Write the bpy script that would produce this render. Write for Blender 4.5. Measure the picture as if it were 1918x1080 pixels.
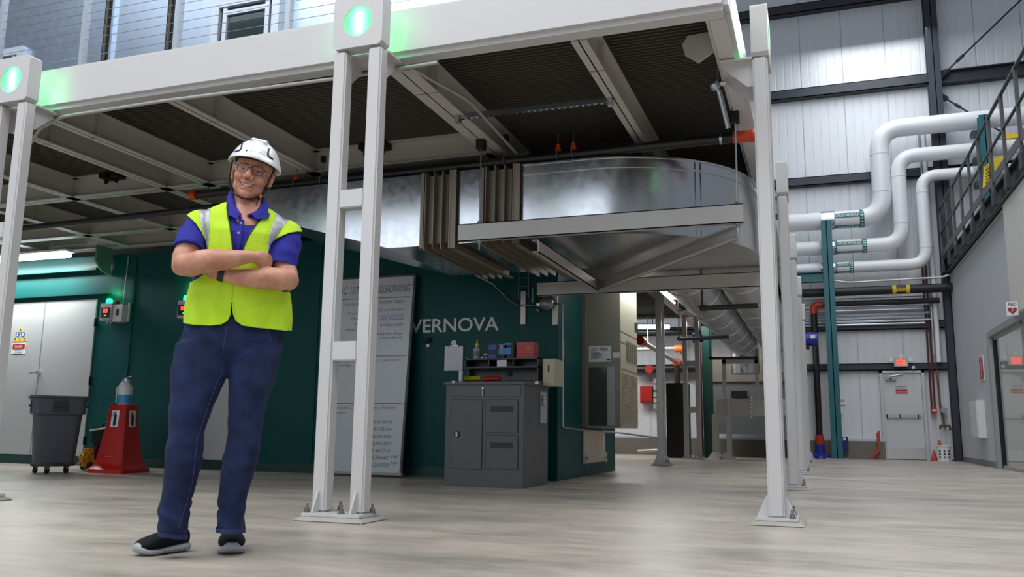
import bpy, bmesh, math, random
from mathutils import Vector, Matrix, noise
from mathutils.bvhtree import BVHTree
random.seed(7)
sc = bpy.context.scene
for o in list(bpy.data.objects): bpy.data.objects.remove(o)
COL = sc.collection
# ------------------------------------------------------------------ camera, light, exposure
F_PX, PITCH, YAW, ROLL, CAM_H = 1594.08, 0.165013, 0.345571, 0.0126036, 0.57
_fw = Vector((-math.sin(YAW)*math.cos(PITCH), math.cos(YAW)*math.cos(PITCH), math.sin(PITCH)))
_r0 = Vector((math.cos(YAW), math.sin(YAW), 0)); _u0 = _r0.cross(_fw)
_r = _r0*math.cos(ROLL) + _u0*math.sin(ROLL); _u = -_r0*math.sin(ROLL) + _u0*math.cos(ROLL)
CAM = Vector((0, 0, CAM_H))
cd = bpy.data.cameras.new('camera'); cam = bpy.data.objects.new('camera', cd); COL.objects.link(cam)
cam.matrix_world = Matrix(((_r.x, _u.x, -_fw.x, CAM.x), (_r.y, _u.y, -_fw.y, CAM.y), (_r.z, _u.z, -_fw.z, CAM.z), (0, 0, 0, 1)))
cd.sensor_width = 36; cd.lens = F_PX/1918*36; cd.clip_start = .05; cd.clip_end = 200
sc.camera = cam
sc.view_settings.view_transform = 'Standard'; sc.view_settings.look = 'None'
sc.view_settings.gamma = 1; sc.view_settings.use_curve_mapping = False
sc.view_settings.exposure = 0.0
W = bpy.data.worlds.new('hall'); sc.world = W; W.use_nodes = True
bg = W.node_tree.nodes['Background']; bg.inputs[0].default_value = (.80, .88, 1.0, 1); bg.inputs[1].default_value = .26
def area(name, loc, rot, sx, sy, power, col=(1, 1, 1)):
    l = bpy.data.lights.new(name, 'AREA'); l.shape = 'RECTANGLE'; l.size = sx; l.size_y = sy
    l.energy = power; l.color = col
    o = bpy.data.objects.new(name, l); COL.objects.link(o); o.location = loc; o.rotation_euler = rot; return o
R90 = math.pi/2
area('high_bay_lights', (-2, -1.5, 10.5), (0, 0, 0), 16, 9, 1380, (1, .985, .96))
area('front_fill_panel', (-7, -9, 5.0), (R90*.90, 0, -.25), 14, 5, 430, (.82, .90, 1))  # unseen cool panel added behind the camera for front light and duct reflections
area('aisle_lights', (1.6, 13, 10.5), (0, 0, 0), 2.6, 18, 760, (.90, .94, 1))
area('upper_fill_panel', (-6, 1.0, 9.5), (R90*.42, 0, 0), 14, 2.5, 300, (.80, .89, 1))  # cool fill panel added high over the floor, standing in for window light
area('rear_hall_lights', (-4.2, 19.9, 3.05), (0, 0, 0), 6.5, 1.0, 130, (1, .97, .92))
area('office_light', (5.2, 16.5, 4.15), (0, 0, 0), 3, 5, 90, (1, 1, 1))

def ray(x, y): return (_r*(x-959) - _u*(y-540) + _fw*F_PX)
def at(x, y, ax, v):
    d = ray(x, y); i = 'xyz'.index(ax); t = (v-CAM[i])/d[i]; return CAM + d*t
# ------------------------------------------------------------------ materials
def lin(h):
    if isinstance(h, str):
        h = h.lstrip('#'); c = [int(h[i:i+2], 16)/255 for i in (0, 2, 4)]
    else: c = h
    return tuple((v/12.92 if v <= .04045 else ((v+.055)/1.055)**2.4) for v in c) + (1,)
MATS = {}
def mat(name, col, rough=.5, metal=0, emit=None, estr=0, spec=.5, bump=0, bscale=60, var=0, vscale=3, coat=0, trans=0, alpha=1):
    if name in MATS: return MATS[name]
    m = bpy.data.materials.new(name); m.use_nodes = True; nt = m.node_tree; b = nt.nodes['Principled BSDF']
    c = lin(col); b.inputs['Base Color'].default_value = c; b.inputs['Roughness'].default_value = rough
    b.inputs['Metallic'].default_value = metal; b.inputs['Specular IOR Level'].default_value = spec
    if coat: b.inputs['Coat Weight'].default_value = coat; b.inputs['Coat Roughness'].default_value = .08
    if trans: b.inputs['Transmission Weight'].default_value = trans
    if emit: b.inputs['Emission Color'].default_value = lin(emit); b.inputs['Emission Strength'].default_value = estr
    if bump or var:
        tc = nt.nodes.new('ShaderNodeTexCoord'); n = nt.nodes.new('ShaderNodeTexNoise'); n.inputs['Scale'].default_value = vscale if var else bscale
        n.inputs['Detail'].default_value = 5; nt.links.new(tc.outputs['Object'], n.inputs['Vector'])
        if var:
            mx = nt.nodes.new('ShaderNodeMix'); mx.data_type = 'RGBA'
            mx.inputs[6].default_value = tuple(v*(1-var) for v in c[:3])+(1,); mx.inputs[7].default_value = tuple(min(1, v*(1+var)) for v in c[:3])+(1,)
            nt.links.new(n.outputs['Fac'], mx.inputs[0]); nt.links.new(mx.outputs[2], b.inputs['Base Color'])
            mr = nt.nodes.new('ShaderNodeMapRange'); mr.inputs[3].default_value = max(.02, rough-.08); mr.inputs[4].default_value = rough+.08
            nt.links.new(n.outputs['Fac'], mr.inputs[0]); nt.links.new(mr.outputs[0], b.inputs['Roughness'])
        if bump:
            n2 = nt.nodes.new('ShaderNodeTexNoise'); n2.inputs['Scale'].default_value = bscale; nt.links.new(tc.outputs['Object'], n2.inputs['Vector'])
            bp = nt.nodes.new('ShaderNodeBump'); bp.inputs['Strength'].default_value = bump; bp.inputs['Distance'].default_value = .01
            nt.links.new(n2.outputs['Fac'], bp.inputs['Height']); nt.links.new(bp.outputs[0], b.inputs['Normal'])
    MATS[name] = m; return m
def emis(name, col, s):
    if name in MATS: return MATS[name]
    m = bpy.data.materials.new(name); m.use_nodes = True; nt = m.node_tree; nt.nodes.clear()
    e = nt.nodes.new('ShaderNodeEmission'); e.inputs[0].default_value = lin(col); e.inputs[1].default_value = s
    o = nt.nodes.new('ShaderNodeOutputMaterial'); nt.links.new(e.outputs[0], o.inputs[0]); MATS[name] = m; return m
def concrete():
    m = mat('concrete', '#b3aca3', .42); nt = m.node_tree; b = nt.nodes['Principled BSDF']
    tc = nt.nodes.new('ShaderNodeTexCoord'); mp = nt.nodes.new('ShaderNodeMapping'); mp.inputs['Scale'].default_value = (.55, 1.25, 1)
    nt.links.new(tc.outputs['Object'], mp.inputs[0])
    def nz(s, d, r=.6):
        n = nt.nodes.new('ShaderNodeTexNoise'); n.inputs['Scale'].default_value = s; n.inputs['Detail'].default_value = d; n.inputs['Roughness'].default_value = r
        nt.links.new(mp.outputs[0], n.inputs[0]); return n
    a = nz(1.6, 8, .65); c = nz(9, 6, .7); e = nz(.5, 3)
    r = nt.nodes.new('ShaderNodeValToRGB'); r.color_ramp.elements[0].position = .33; r.color_ramp.elements[1].position = .66
    r.color_ramp.elements[0].color = lin('#9a958e'); r.color_ramp.elements[1].color = lin('#c9beb1')
    el = r.color_ramp.elements.new(.5); el.color = lin('#b6ada2')
    mixf = nt.nodes.new('ShaderNodeMath'); mixf.operation = 'MULTIPLY_ADD'; mixf.inputs[1].default_value = .62
    add = nt.nodes.new('ShaderNodeMath'); add.operation = 'MULTIPLY'; add.inputs[1].default_value = .38
    nt.links.new(c.outputs['Fac'], add.inputs[0]); nt.links.new(a.outputs['Fac'], mixf.inputs[0]); nt.links.new(add.outputs[0], mixf.inputs[2])
    nt.links.new(mixf.outputs[0], r.inputs[0])
    mx = nt.nodes.new('ShaderNodeMix'); mx.data_type = 'RGBA'; mx.blend_type = 'MULTIPLY'; mx.inputs[0].default_value = .7
    r2 = nt.nodes.new('ShaderNodeValToRGB'); r2.color_ramp.elements[0].position = .35; r2.color_ramp.elements[0].color = (.72, .73, .74, 1); r2.color_ramp.elements[1].position = .6; r2.color_ramp.elements[1].color = (1, .985, .96, 1)
    nt.links.new(e.outputs['Fac'], r2.inputs[0]); nt.links.new(r.outputs[0], mx.inputs[6]); nt.links.new(r2.outputs[0], mx.inputs[7])
    # thin light and dark scratches drifting across the slab
    mp2 = nt.nodes.new('ShaderNodeMapping'); mp2.inputs['Scale'].default_value = (.5, 5, 1); mp2.inputs['Rotation'].default_value = (0, 0, .12); nt.links.new(tc.outputs['Object'], mp2.inputs[0])
    s = nt.nodes.new('ShaderNodeTexNoise'); s.inputs['Scale'].default_value = 2.6; s.inputs['Detail'].default_value = 7; s.inputs['Roughness'].default_value = .75; nt.links.new(mp2.outputs[0], s.inputs[0])
    r3 = nt.nodes.new('ShaderNodeValToRGB'); r3.color_ramp.elements[0].position = .36; r3.color_ramp.elements[0].color = (.80, .80, .80, 1); r3.color_ramp.elements[1].position = .5; r3.color_ramp.elements[1].color = (1, 1, 1, 1)
    nt.links.new(s.outputs['Fac'], r3.inputs[0])
    mx2 = nt.nodes.new('ShaderNodeMix'); mx2.data_type = 'RGBA'; mx2.blend_type = 'MULTIPLY'; mx2.inputs[0].default_value = .8
    nt.links.new(mx.outputs[2], mx2.inputs[6]); nt.links.new(r3.outputs[0], mx2.inputs[7])
    nt.links.new(mx2.outputs[2], b.inputs['Base Color'])
    mr = nt.nodes.new('ShaderNodeMapRange'); mr.inputs[1].default_value = .3; mr.inputs[2].default_value = .7; mr.inputs[3].default_value = .28; mr.inputs[4].default_value = .5
    nt.links.new(a.outputs['Fac'], mr.inputs[0]); nt.links.new(mr.outputs[0], b.inputs['Roughness'])
    bp = nt.nodes.new('ShaderNodeBump'); bp.inputs['Strength'].default_value = .15; bp.inputs['Distance'].default_value = .004
    nt.links.new(c.outputs['Fac'], bp.inputs['Height']); nt.links.new(bp.outputs[0], b.inputs['Normal'])
    return m
def galv(name, col='#b9bcc0', rough=.24, stretch=(1, 1, 1)):
    m = mat(name, col, rough, metal=1); nt = m.node_tree; b = nt.nodes['Principled BSDF']
    tc = nt.nodes.new('ShaderNodeTexCoord'); n = nt.nodes.new('ShaderNodeTexNoise'); n.inputs['Scale'].default_value = 1.1; n.inputs['Detail'].default_value = 3
    nt.links.new(tc.outputs['Object'], n.inputs[0])
    bp = nt.nodes.new('ShaderNodeBump'); bp.inputs['Strength'].default_value = .06; bp.inputs['Distance'].default_value = .05
    nt.links.new(n.outputs['Fac'], bp.inputs['Height']); nt.links.new(bp.outputs[0], b.inputs['Normal'])
    n2 = nt.nodes.new('ShaderNodeTexNoise'); n2.inputs['Scale'].default_value = 14; nt.links.new(tc.outputs['Object'], n2.inputs[0])
    mr = nt.nodes.new('ShaderNodeMapRange'); mr.inputs[3].default_value = rough-.06; mr.inputs[4].default_value = rough+.1
    nt.links.new(n2.outputs['Fac'], mr.inputs[0]); nt.links.new(mr.outputs[0], b.inputs['Roughness'])
    return m
WHITE = mat('white_enamel', '#c8c7c8', .32, coat=.1)
DECK = mat('dark_grating', '#57534c', .6, metal=.3)
GREEN = mat('teal_enamel', '#064a48', .42, spec=.2, var=.06, vscale=1.2)
DGREEN = mat('dark_teal_base', '#093b36', .4)
TEALC = mat('teal_steel', '#1b626c', .4)
GALV = galv('galvanised_duct', '#c9ccd0', .2); GALVR = galv('galvanised_round_duct', '#c9ccd0', .27)
for n_ in GALVR.node_tree.nodes:
    if n_.type == 'BUMP': n_.inputs['Strength'].default_value = .02
STEEL = mat('bare_steel', '#b9b6b0', .45, metal=.75, var=.12, vscale=5)
ZINC = mat('zinc', '#b7bcc2', .3, metal=1)
CHROME = mat('chrome', '#d8d8d8', .12, metal=1)
BLACKP = mat('black_pipe', '#1c1c1d', .4)
BLACK = mat('black_matt', '#0b0b0c', .6)
DKGREY = mat('dark_grey_steel', '#55555a', .35, var=.05, vscale=4)
GIRT = mat('dark_girt', '#2b3038', .5)
PANELW = mat('white_wall_panel', '#dcdfe2', .35)
GREYW = mat('grey_drywall', '#c6c9ce', .75, bump=.1, bscale=150)
LTW = mat('light_drywall', '#dcd9d3', .75)
ORANGE = mat('orange_red_fitting', '#c4401e', .35)
RED = mat('red_plastic', '#b3211b', .4, var=.05)
YEL = mat('yellow_label', '#e8c21c', .5)
PAPER = mat('white_paper', '#e3e6ea', .6)
INK = mat('black_ink', '#17181a', .6)
BLUEP = mat('blue_plastic', '#1d2f9a', .35)
BEIGE = mat('beige_enamel', '#c2b9a3', .45)
DOORG = mat('door_grey', '#b4b5b5', .45)
BROWNST = mat('weathered_flange', '#8f8577', .5, metal=.5, var=.15, vscale=8)
PIPEW = mat('white_pipe_jacket', '#e9eaec', .38)
RUBBER = mat('black_rubber', '#141414', .7)
# ------------------------------------------------------------------ mesh builder
class MB:
    def __init__(s): s.v = []; s.f = []; s.m = []
    def add(s, vs, fs, mi=0):
        k = len(s.v); s.v += [Vector(v) for v in vs]; s.f += [tuple(i+k for i in f) for f in fs]; s.m += [mi]*len(fs); return s
    def box(s, a, b, mi=0, M=None):
        x0, y0, z0 = a; x1, y1, z1 = b
        vs = [Vector(p) for p in ((x0,y0,z0),(x1,y0,z0),(x1,y1,z0),(x0,y1,z0),(x0,y0,z1),(x1,y0,z1),(x1,y1,z1),(x0,y1,z1))]
        if M: vs = [M @ v for v in vs]
        return s.add(vs, [(0,3,2,1),(4,5,6,7),(0,1,5,4),(1,2,6,5),(2,3,7,6),(3,0,4,7)], mi)
    def prism(s, pts, d, mi=0):            # polygon (3d points) swept by d
        n = len(pts); d = Vector(d); vs = [Vector(p) for p in pts]; vs += [v+d for v in vs]
        return s.add(vs, [tuple(range(n))[::-1], tuple(range(n, 2*n))] + [(i, (i+1) % n, n+(i+1) % n, n+i) for i in range(n)], mi)
    def ring(s, c, ax, r, seg, up=None):
        ax = Vector(ax).normalized(); u = Vector(up) if up else (Vector((0, 0, 1)) if abs(ax.z) < .9 else Vector((1, 0, 0)))
        a = ax.cross(u).normalized(); b = ax.cross(a).normalized()
        return [Vector(c) + a*(r*math.cos(t)) + b*(r*math.sin(t)) for t in [2*math.pi*i/seg for i in range(seg)]]
    def cyl(s, p0, p1, r, seg=16, r1=None, mi=0, cap=True):
        p0, p1 = Vector(p0), Vector(p1); ax = p1-p0; r1 = r if r1 is None else r1
        vs = s.ring(p0, ax, r, seg) + s.ring(p1, ax, r1, seg)
        fs = [(i, (i+1) % seg, seg+(i+1) % seg, seg+i) for i in range(seg)]
        if cap: fs += [tuple(range(seg))[::-1], tuple(range(seg, 2*seg))]
        return s.add(vs, fs, mi)
    def tube(s, path, r, seg=12, mi=0, closed=False, cap=True, rs=None):
        P = [Vector(p) for p in path]; n = len(P); prev = None; vs = []
        for i, p in enumerate(P):
            if closed: t = P[(i+1) % n]-P[i-1]
            else: t = P[min(i+1, n-1)]-P[max(i-1, 0)]
            t = t.normalized()
            if prev is None:
                a = t.cross(Vector((0, 0, 1))) if abs(t.z) < .9 else t.cross(Vector((1, 0, 0)))
            else: a = prev - t*prev.dot(t)
            a.normalize(); prev = a; b = t.cross(a); rr = rs[i] if rs else r
            vs += [p + a*(rr*math.cos(q)) + b*(rr*math.sin(q)) for q in [2*math.pi*k/seg for k in range(seg)]]
        fs = []
        for i in range(n if closed else n-1):
            j = (i+1) % n
            fs += [(i*seg+k, i*seg+(k+1) % seg, j*seg+(k+1) % seg, j*seg+k) for k in range(seg)]
        if cap and not closed: fs += [tuple(range(seg))[::-1], tuple(range((n-1)*seg, n*seg))]
        return s.add(vs, fs, mi)
    def loft(s, rings, mi=0, cap=True, closed=True):
        n = len(rings[0]); vs = [Vector(p) for r in rings for p in r]; fs = []
        for i in range(len(rings)-1):
            for k in range(n if closed else n-1):
                fs.append((i*n+k, i*n+(k+1) % n, (i+1)*n+(k+1) % n, (i+1)*n+k))
        if cap: fs += [tuple(range(n))[::-1], tuple(range((len(rings)-1)*n, len(rings)*n))]
        return s.add(vs, fs, mi)
    def sph(s, c, r, seg=16, rg=10, mi=0, M=None):
        r = (r, r, r) if not hasattr(r, '__len__') else r; vs = []; fs = []
        for j in range(1, rg):
            ph = math.pi*j/rg
            for i in range(seg):
                th = 2*math.pi*i/seg
                vs.append(Vector((r[0]*math.sin(ph)*math.cos(th), r[1]*math.sin(ph)*math.sin(th), r[2]*math.cos(ph))))
        vs.append(Vector((0, 0, r[2]))); vs.append(Vector((0, 0, -r[2]))); T = len(vs)-2
        for j in range(rg-2):
            for i in range(seg): fs.append((j*seg+i, (j+1)*seg+i, (j+1)*seg+(i+1) % seg, j*seg+(i+1) % seg))
        for i in range(seg):
            fs.append((T, i, (i+1) % seg)); fs.append((T+1, (rg-2)*seg+(i+1) % seg, (rg-2)*seg+i))
        if M: vs = [M @ v for v in vs]
        return s.add([v+Vector(c) for v in vs], fs, mi)
    def lathe(s, c, prof, seg=24, mi=0, ax=None):   # prof: (r, z); ax maps local z to a direction
        M = Matrix.Identity(3) if ax is None else Vector((0, 0, 1)).rotation_difference(Vector(ax)).to_matrix()
        rings = [[Vector(c) + M @ Vector((max(r, 1e-4)*math.cos(2*math.pi*i/seg), max(r, 1e-4)*math.sin(2*math.pi*i/seg), z)) for i in range(seg)] for r, z in prof]
        return s.loft(rings, mi)
    def text(s, txt, org, xd, up, h, width=None, mi=0, align='LEFT', ex=.0006, bold=0.0, shear=0):
        xd = Vector(xd).normalized(); up = Vector(up).normalized(); nrm = xd.cross(up)
        c = bpy.data.curves.new('t', 'FONT'); c.body = txt; c.size = 1; c.align_x = 'LEFT'; c.resolution_u = 3; c.offset = bold; c.shear = shear
        o = bpy.data.objects.new('t', c); COL.objects.link(o); dg = bpy.context.evaluated_depsgraph_get(); dg.update()
        me = bpy.data.meshes.new_from_object(o.evaluated_get(dg)); vs = [v.co.copy() for v in me.vertices]; fs = [tuple(p.vertices) for p in me.polygons]
        bpy.data.objects.remove(o); bpy.data.curves.remove(c); bpy.data.meshes.remove(me)
        if not vs: return s
        x0 = min(v.x for v in vs); x1 = max(v.x for v in vs); cap = .69
        sy = h/cap; sx = sy if width is None else width/max(1e-6, x1-x0)
        dx = {'LEFT': -x0*sx, 'CENTER': -(x0+x1)/2*sx, 'RIGHT': -x1*sx}[align]
        return s.add([Vector(org) + xd*(v.x*sx+dx) + up*(v.y*sy) + nrm*ex for v in vs], fs, mi)
    def build(s, name, mats, parent=None, bevel=0, smooth=True, angle=35, seg=2, subsurf=0):
        me = bpy.data.meshes.new(name); me.from_pydata([tuple(v) for v in s.v], [], s.f); me.validate(clean_customdata=False)
        if not isinstance(mats, (list, tuple)): mats = [mats]
        for m in mats: me.materials.append(m)
        if len(mats) > 1 and len(me.polygons) == len(s.m): me.polygons.foreach_set('material_index', s.m)
        bm = bmesh.new(); bm.from_mesh(me); bmesh.ops.recalc_face_normals(bm, faces=bm.faces)
        if bevel:
            bmesh.ops.bevel(bm, geom=[e for e in bm.edges if e.is_manifold and e.calc_face_angle(0) > .6], offset=bevel, segments=seg, affect='EDGES', clamp_overlap=True)
        bm.to_mesh(me); bm.free()
        if smooth:
            me.polygons.foreach_set('use_smooth', [True]*len(me.polygons)); me.set_sharp_from_angle(angle=math.radians(angle))
        o = bpy.data.objects.new(name, me); COL.objects.link(o)
        if parent:
            o.parent = parent; o.matrix_parent_inverse = rest(parent).inverted()
        if subsurf: md = o.modifiers.new('s', 'SUBSURF'); md.levels = md.render_levels = subsurf
        return o
def rest(o):
    m = Matrix.LocRotScale(o.location, o.rotation_euler, o.scale)
    return (rest(o.parent) @ o.matrix_parent_inverse @ m) if o.parent else m
def tag(o, label=None, cat=None, group=None, kind=None):
    if label: o['label'] = label
    if cat: o['category'] = cat
    if group: o['group'] = group
    if kind: o['kind'] = kind
    return o
def thing(name, label, cat, loc=(0, 0, 0), group=None):
    o = bpy.data.objects.new(name, None); o.empty_display_size = .1; COL.objects.link(o); o.location = loc
    return tag(o, label, cat, group)
def dup(root, loc, label=None, rz=None):
    def cp(o, par):
        c = o.copy(); COL.objects.link(c)
        if par: c.parent = par; c.matrix_parent_inverse = o.matrix_parent_inverse.copy()
        for ch in o.children: cp(ch, c)
        return c
    r = cp(root, None); r.location = loc
    if rz is not None: r.rotation_euler = (0, 0, rz)
    if label: r['label'] = label
    return r
def B(a, b): return MB().box(a, b)
def arc(c, r, a0, a1, n, f): return [f(c, r, a0+(a1-a0)*i/n) for i in range(n+1)]
def bend(P, r, n=6):                       # polyline with rounded corners
    P = [Vector(p) for p in P]; out = [P[0]]
    for i in range(1, len(P)-1):
        a = (P[i-1]-P[i]); b = (P[i+1]-P[i]); la, lb = a.length, b.length; a.normalize(); b.normalize(); q = min(r, la*.49, lb*.49)
        p0 = P[i]+a*q; p1 = P[i]+b*q
        for k in range(n+1):
            t = k/n; out.append(p0*(1-t)**2 + P[i]*(2*t*(1-t)) + p1*t*t)
    out.append(P[-1]); return out
# ------------------------------------------------------------------ setting
floor = MB().add([(-22, -9, 0), (12, -9, 0), (12, 22.5, 0), (-22, 22.5, 0)], [(0, 1, 2, 3)]).build('floor', concrete(), smooth=False); tag(floor, kind='structure')
YW = 22.4
w = MB(); prof = []; x = -22.0
while x < 12:
    prof += [(x, 0), (x+.155, 0), (x+.165, .006), (x+.195, .006)]; x += .205
vs = [(a, YW+b, z) for z in (0, 15) for a, b in prof]; n = len(prof)
w.add(vs, [(i, i+1, n+i+1, n+i) for i in range(n-1)])
tag(w.build('wall_far', PANELW, smooth=False), kind='structure')
j = MB(); x = -21.5
while x < 11: j.box((x, YW-.003, .45), (x+.007, YW+.01, 14)); x += 1.02
tag(j.build('trim_1', mat('panel_seam', '#8f979e', .5), smooth=False), kind='structure')
tag(B((-22, YW-.22, 0), (1.42, YW, .42)).build('baseboard_far', mat('kerb', '#77726a', .7)), kind='structure')
tag(B((-22, YW-.20, .42), (1.42, YW, .47)).build('trim_2', mat('sill', '#c9d2db', .3)), kind='structure')
girts = [(11.5, 11.75, .25), (9.15, 9.40, .25), (6.80, 7.02, .22), (3.08, 3.28, .16), (2.10, 2.27, .16)]
for i, (z0, z1, d) in enumerate(girts):
    x1 = 2.9
    g = MB(); g.box((-22, YW-d, z0), (x1, YW-d+.02, z1)); g.box((-22, YW-d, z0), (x1, YW, z0+.02)); g.box((-22, YW-d, z1-.02), (x1, YW, z1))
    tag(g.build('trim_%d' % (i+3), GIRT), kind='structure')
# right bay: heavier girts, each two flanges and a web
for i, (z0, z1) in enumerate([(9.1, 9.42), (6.78, 7.0), (11.6, 11.9)]):
    g = MB(); g.box((3.15, YW-.3, z1-.03), (12, YW, z1)); g.box((3.15, YW-.18, z0), (12, YW-.15, z1)); g.box((3.15, YW-.3, z0), (12, YW, z0+.03))
    tag(g.build('trim_%d' % (i+8), GIRT), kind='structure')
# black building column and its bracing
t = thing('steel_column', 'tall dark grey building column against the far white wall', 'column', (3.0, YW-.3, 0))
c = MB(); c.box((2.86, YW-.5, 0), (3.14, YW-.48, 14)); c.box((2.86, YW-.2, 0), (3.14, YW-.18, 14)); c.box((2.99, YW-.5, 0), (3.01, YW-.2, 14)); c.build('column_shaft', GIRT, t)
B((2.82, YW-.55, 0), (3.18, YW-.15, .03)).build('base_plate', GIRT, t)
p0 = at(1766, 140, 'y', YW-.3); p1 = at(1912, 0, 'y', YW-.3); d = (p1-p0)
t = thing('brace_rod', 'thin dark diagonal brace rod rising to the right above the heavy girt', 'brace rod', p0)
MB().cyl(p0, p0+d*1.6, .022, 8).build('rod', GIRT, t); MB().cyl(p0+d*.18, p0+d*.27, .04, 8).build('turnbuckle', GIRT, t)
MB().cyl(p0-d*.03, p0+d*.06, .07, 6).build('clevis', GIRT, t)
p0 = at(1765, 181, 'y', YW-.3); p1 = at(1802, 203, 'y', YW-.3); d = (p1-p0)
t = thing('brace_rod', 'short dark diagonal brace rod dropping behind the top white pipe', 'brace rod', p0)
MB().cyl(p0, p0+d*4, .022, 8).build('rod', GIRT, t); MB().cyl(p0-d*.05, p0+d*.25, .07, 6).build('clevis', GIRT, t); MB().cyl(p0+d*.65, p0+d*.95, .04, 8).build('turnbuckle', GIRT, t)
# right office block
XR = 3.0
wr = MB(); wr.box((XR, 17.75, 0), (XR+.15, 21.85, 4.25)); wr.box((XR, 15.2, 2.45), (XR+.15, 17.75, 4.25))
tag(wr.build('wall_right', GREYW), kind='structure')
tag(B((XR-.08, 10.5, 2.45), (XR+.25, 15.2, 4.25)).build('wall_right_front', LTW), kind='structure')
tag(B((XR+.15, 21.7, 0), (9, 21.85, 4.25)).build('wall_office_back', LTW), kind='structure')
tag(B((7.5, 10.5, 0), (7.6, 21.7, 4.25)).build('wall_office_side', LTW), kind='structure')
tag(B((XR-.02, 10.5, 4.25), (9, 21.9, 4.34)).build('ceiling', LTW), kind='structure')
tag(B((XR-.012, 17.78, 0), (XR, 21.85, .11)).build('baseboard_right', mat('vinyl_base', '#6f7073', .4)), kind='structure')
# glass door set in its frame
FR = mat('door_frame_grey', '#a3a6a8', .4)
t = thing('door_2', None, None, (XR, 16.5, 0)); tag(t, kind='structure')
f = MB(); f.box((XR-.03, 17.60, 0), (XR+.16, 17.78, 2.47)); f.box((XR-.03, 10.5, 2.36), (XR+.16, 17.6, 2.47)); f.build('door_frame', FR, t, bevel=.006)
f = MB(); f.box((XR+.03, 17.50, 0), (XR+.09, 17.60, 2.36)); f.box((XR+.03, 15.1, 0), (XR+.09, 15.2, 2.36)); f.box((XR+.03, 12, 0), (XR+.09, 17.5, .06)); f.box((XR+.03, 10.5, 2.30), (XR+.09, 17.5, 2.36)); f.build('leaf_frame', FR, t, bevel=.004)
B((XR+.02, 17.485, .02), (XR+.10, 17.505, 2.34)).build('gasket', RUBBER, t)
GL = mat('glass', '#e8eeee', .02, trans=1.0, spec=.5); GL.node_tree.nodes['Principled BSDF'].inputs['IOR'].default_value = 1.45
B((XR+.055, 10.5, .06), (XR+.063, 17.49, 2.30)).build('glass_pane', GL, t)
# things seen through the glass
t = thing('office_table', 'brown-fronted counter seen through the glass door', 'counter', (4.6, 15.5, 0))
B((4.2, 13, .0), (4.3, 17.2, .72)).build('front_panel', mat('counter_brown', '#7d7463', .5), t); B((4.1, 12.9, .72), (4.9, 17.3, .76)).build('top', FR, t)
for k, (yy, lb) in enumerate([(15.6, 'dark office chair back nearest the glass door edge, beyond the counter'), (14.2, 'dark office chair back further right beyond the glass, beyond the counter')]):
    t = thing('office_chair', lb, 'chair', (5.3, yy, 0), 'office chairs behind the glass')
    B((5.2, yy-.25, .8), (5.26, yy+.25, 1.25)).build('backrest', BLACK, t, bevel=.02); B((5.0, yy-.25, .42), (5.5, yy+.25, .5)).build('seat', BLACK, t, bevel=.02)
    MB().cyl((5.25, yy, 0), (5.25, yy, .45), .03, 10).build('pedestal', CHROME, t)
# mezzanine walkway edge with railing above the office wall
t = thing('walkway_guardrail', 'dark grey steel walkway edge with guardrail above the grey office wall', 'guardrail', (XR, 17, 4.25))
g = MB(); g.box((XR-.05, 10.5, 4.26), (XR-.03, 21.95, 4.62)); g.box((XR-.12, 10.5, 4.26), (XR-.03, 21.95, 4.285)); g.box((XR-.12, 10.5, 4.60), (XR-.03, 21.95, 4.625)); 
g.build('edge_channel', GIRT, t)
g = MB(); 
RAIL = mat('rail_steel', '#4b4c4e', .45)
for yy in [11.2+i*1.05 for i in range(11)]:
    MB().box((XR-.17, yy-.025, 4.44), (XR-.12, yy+.025, 5.80)).build('post', RAIL, t)
    MB().box((XR-.18, yy-.09, 4.30), (XR-.121, yy+.09, 4.52)).build('post_bracket', GIRT, t)
MB().tube([(XR-.145, 10.5, 5.80), (XR-.145, 21.8, 5.80)], .028, 10).build('top_rail', RAIL, t)
MB().tube([(XR-.145, 10.5, 5.25), (XR-.145, 21.8, 5.25)], .024, 10).build('mid_rail', RAIL, t)
B((XR-.16, 10.5, 4.66), (XR-.148, 21.8, 4.80)).build('toe_board', RAIL, t)
tag(B((XR-.03, 10.5, 4.345), (9, 21.9, 4.45)).build('floor_walkway', GIRT), kind='structure')
YS = mat('yellow_steel', '#e6c41c', .4); yg = 16.0
def yq(x, y, v=0): return at(x, y, 'y', yg+v)
t = thing('safety_gate', 'yellow slotted steel guard behind the walkway railing', 'guard', yq(1858, 350))
MB().prism([yq(1852, 254), yq(1858, 254), yq(1860, 352), yq(1854, 352)], (0, .05, 0)).build('post', YS, t)
MB().prism([yq(1878, 250), (yq(1930, 246)), yq(1930, 256), yq(1878, 260)], (0, .05, 0)).build('top_bar', YS, t)
MB().prism([yq(1841, 352), yq(1843, 312), yq(1862, 296), yq(1882, 292), yq(1878, 304), yq(1860, 336)], (0, .03, 0)).build('guard_plate', YS, t)
m = MB()
for k in range(5): m.prism([yq(1846, 318+k*6, -.004), yq(1858, 310+k*6, -.004), yq(1858, 312+k*6, -.004), yq(1846, 320+k*6, -.004)], (0, -.004, 0))
m.build('slots', mat('slot_shadow', '#6e5f14', .6), t)
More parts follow.
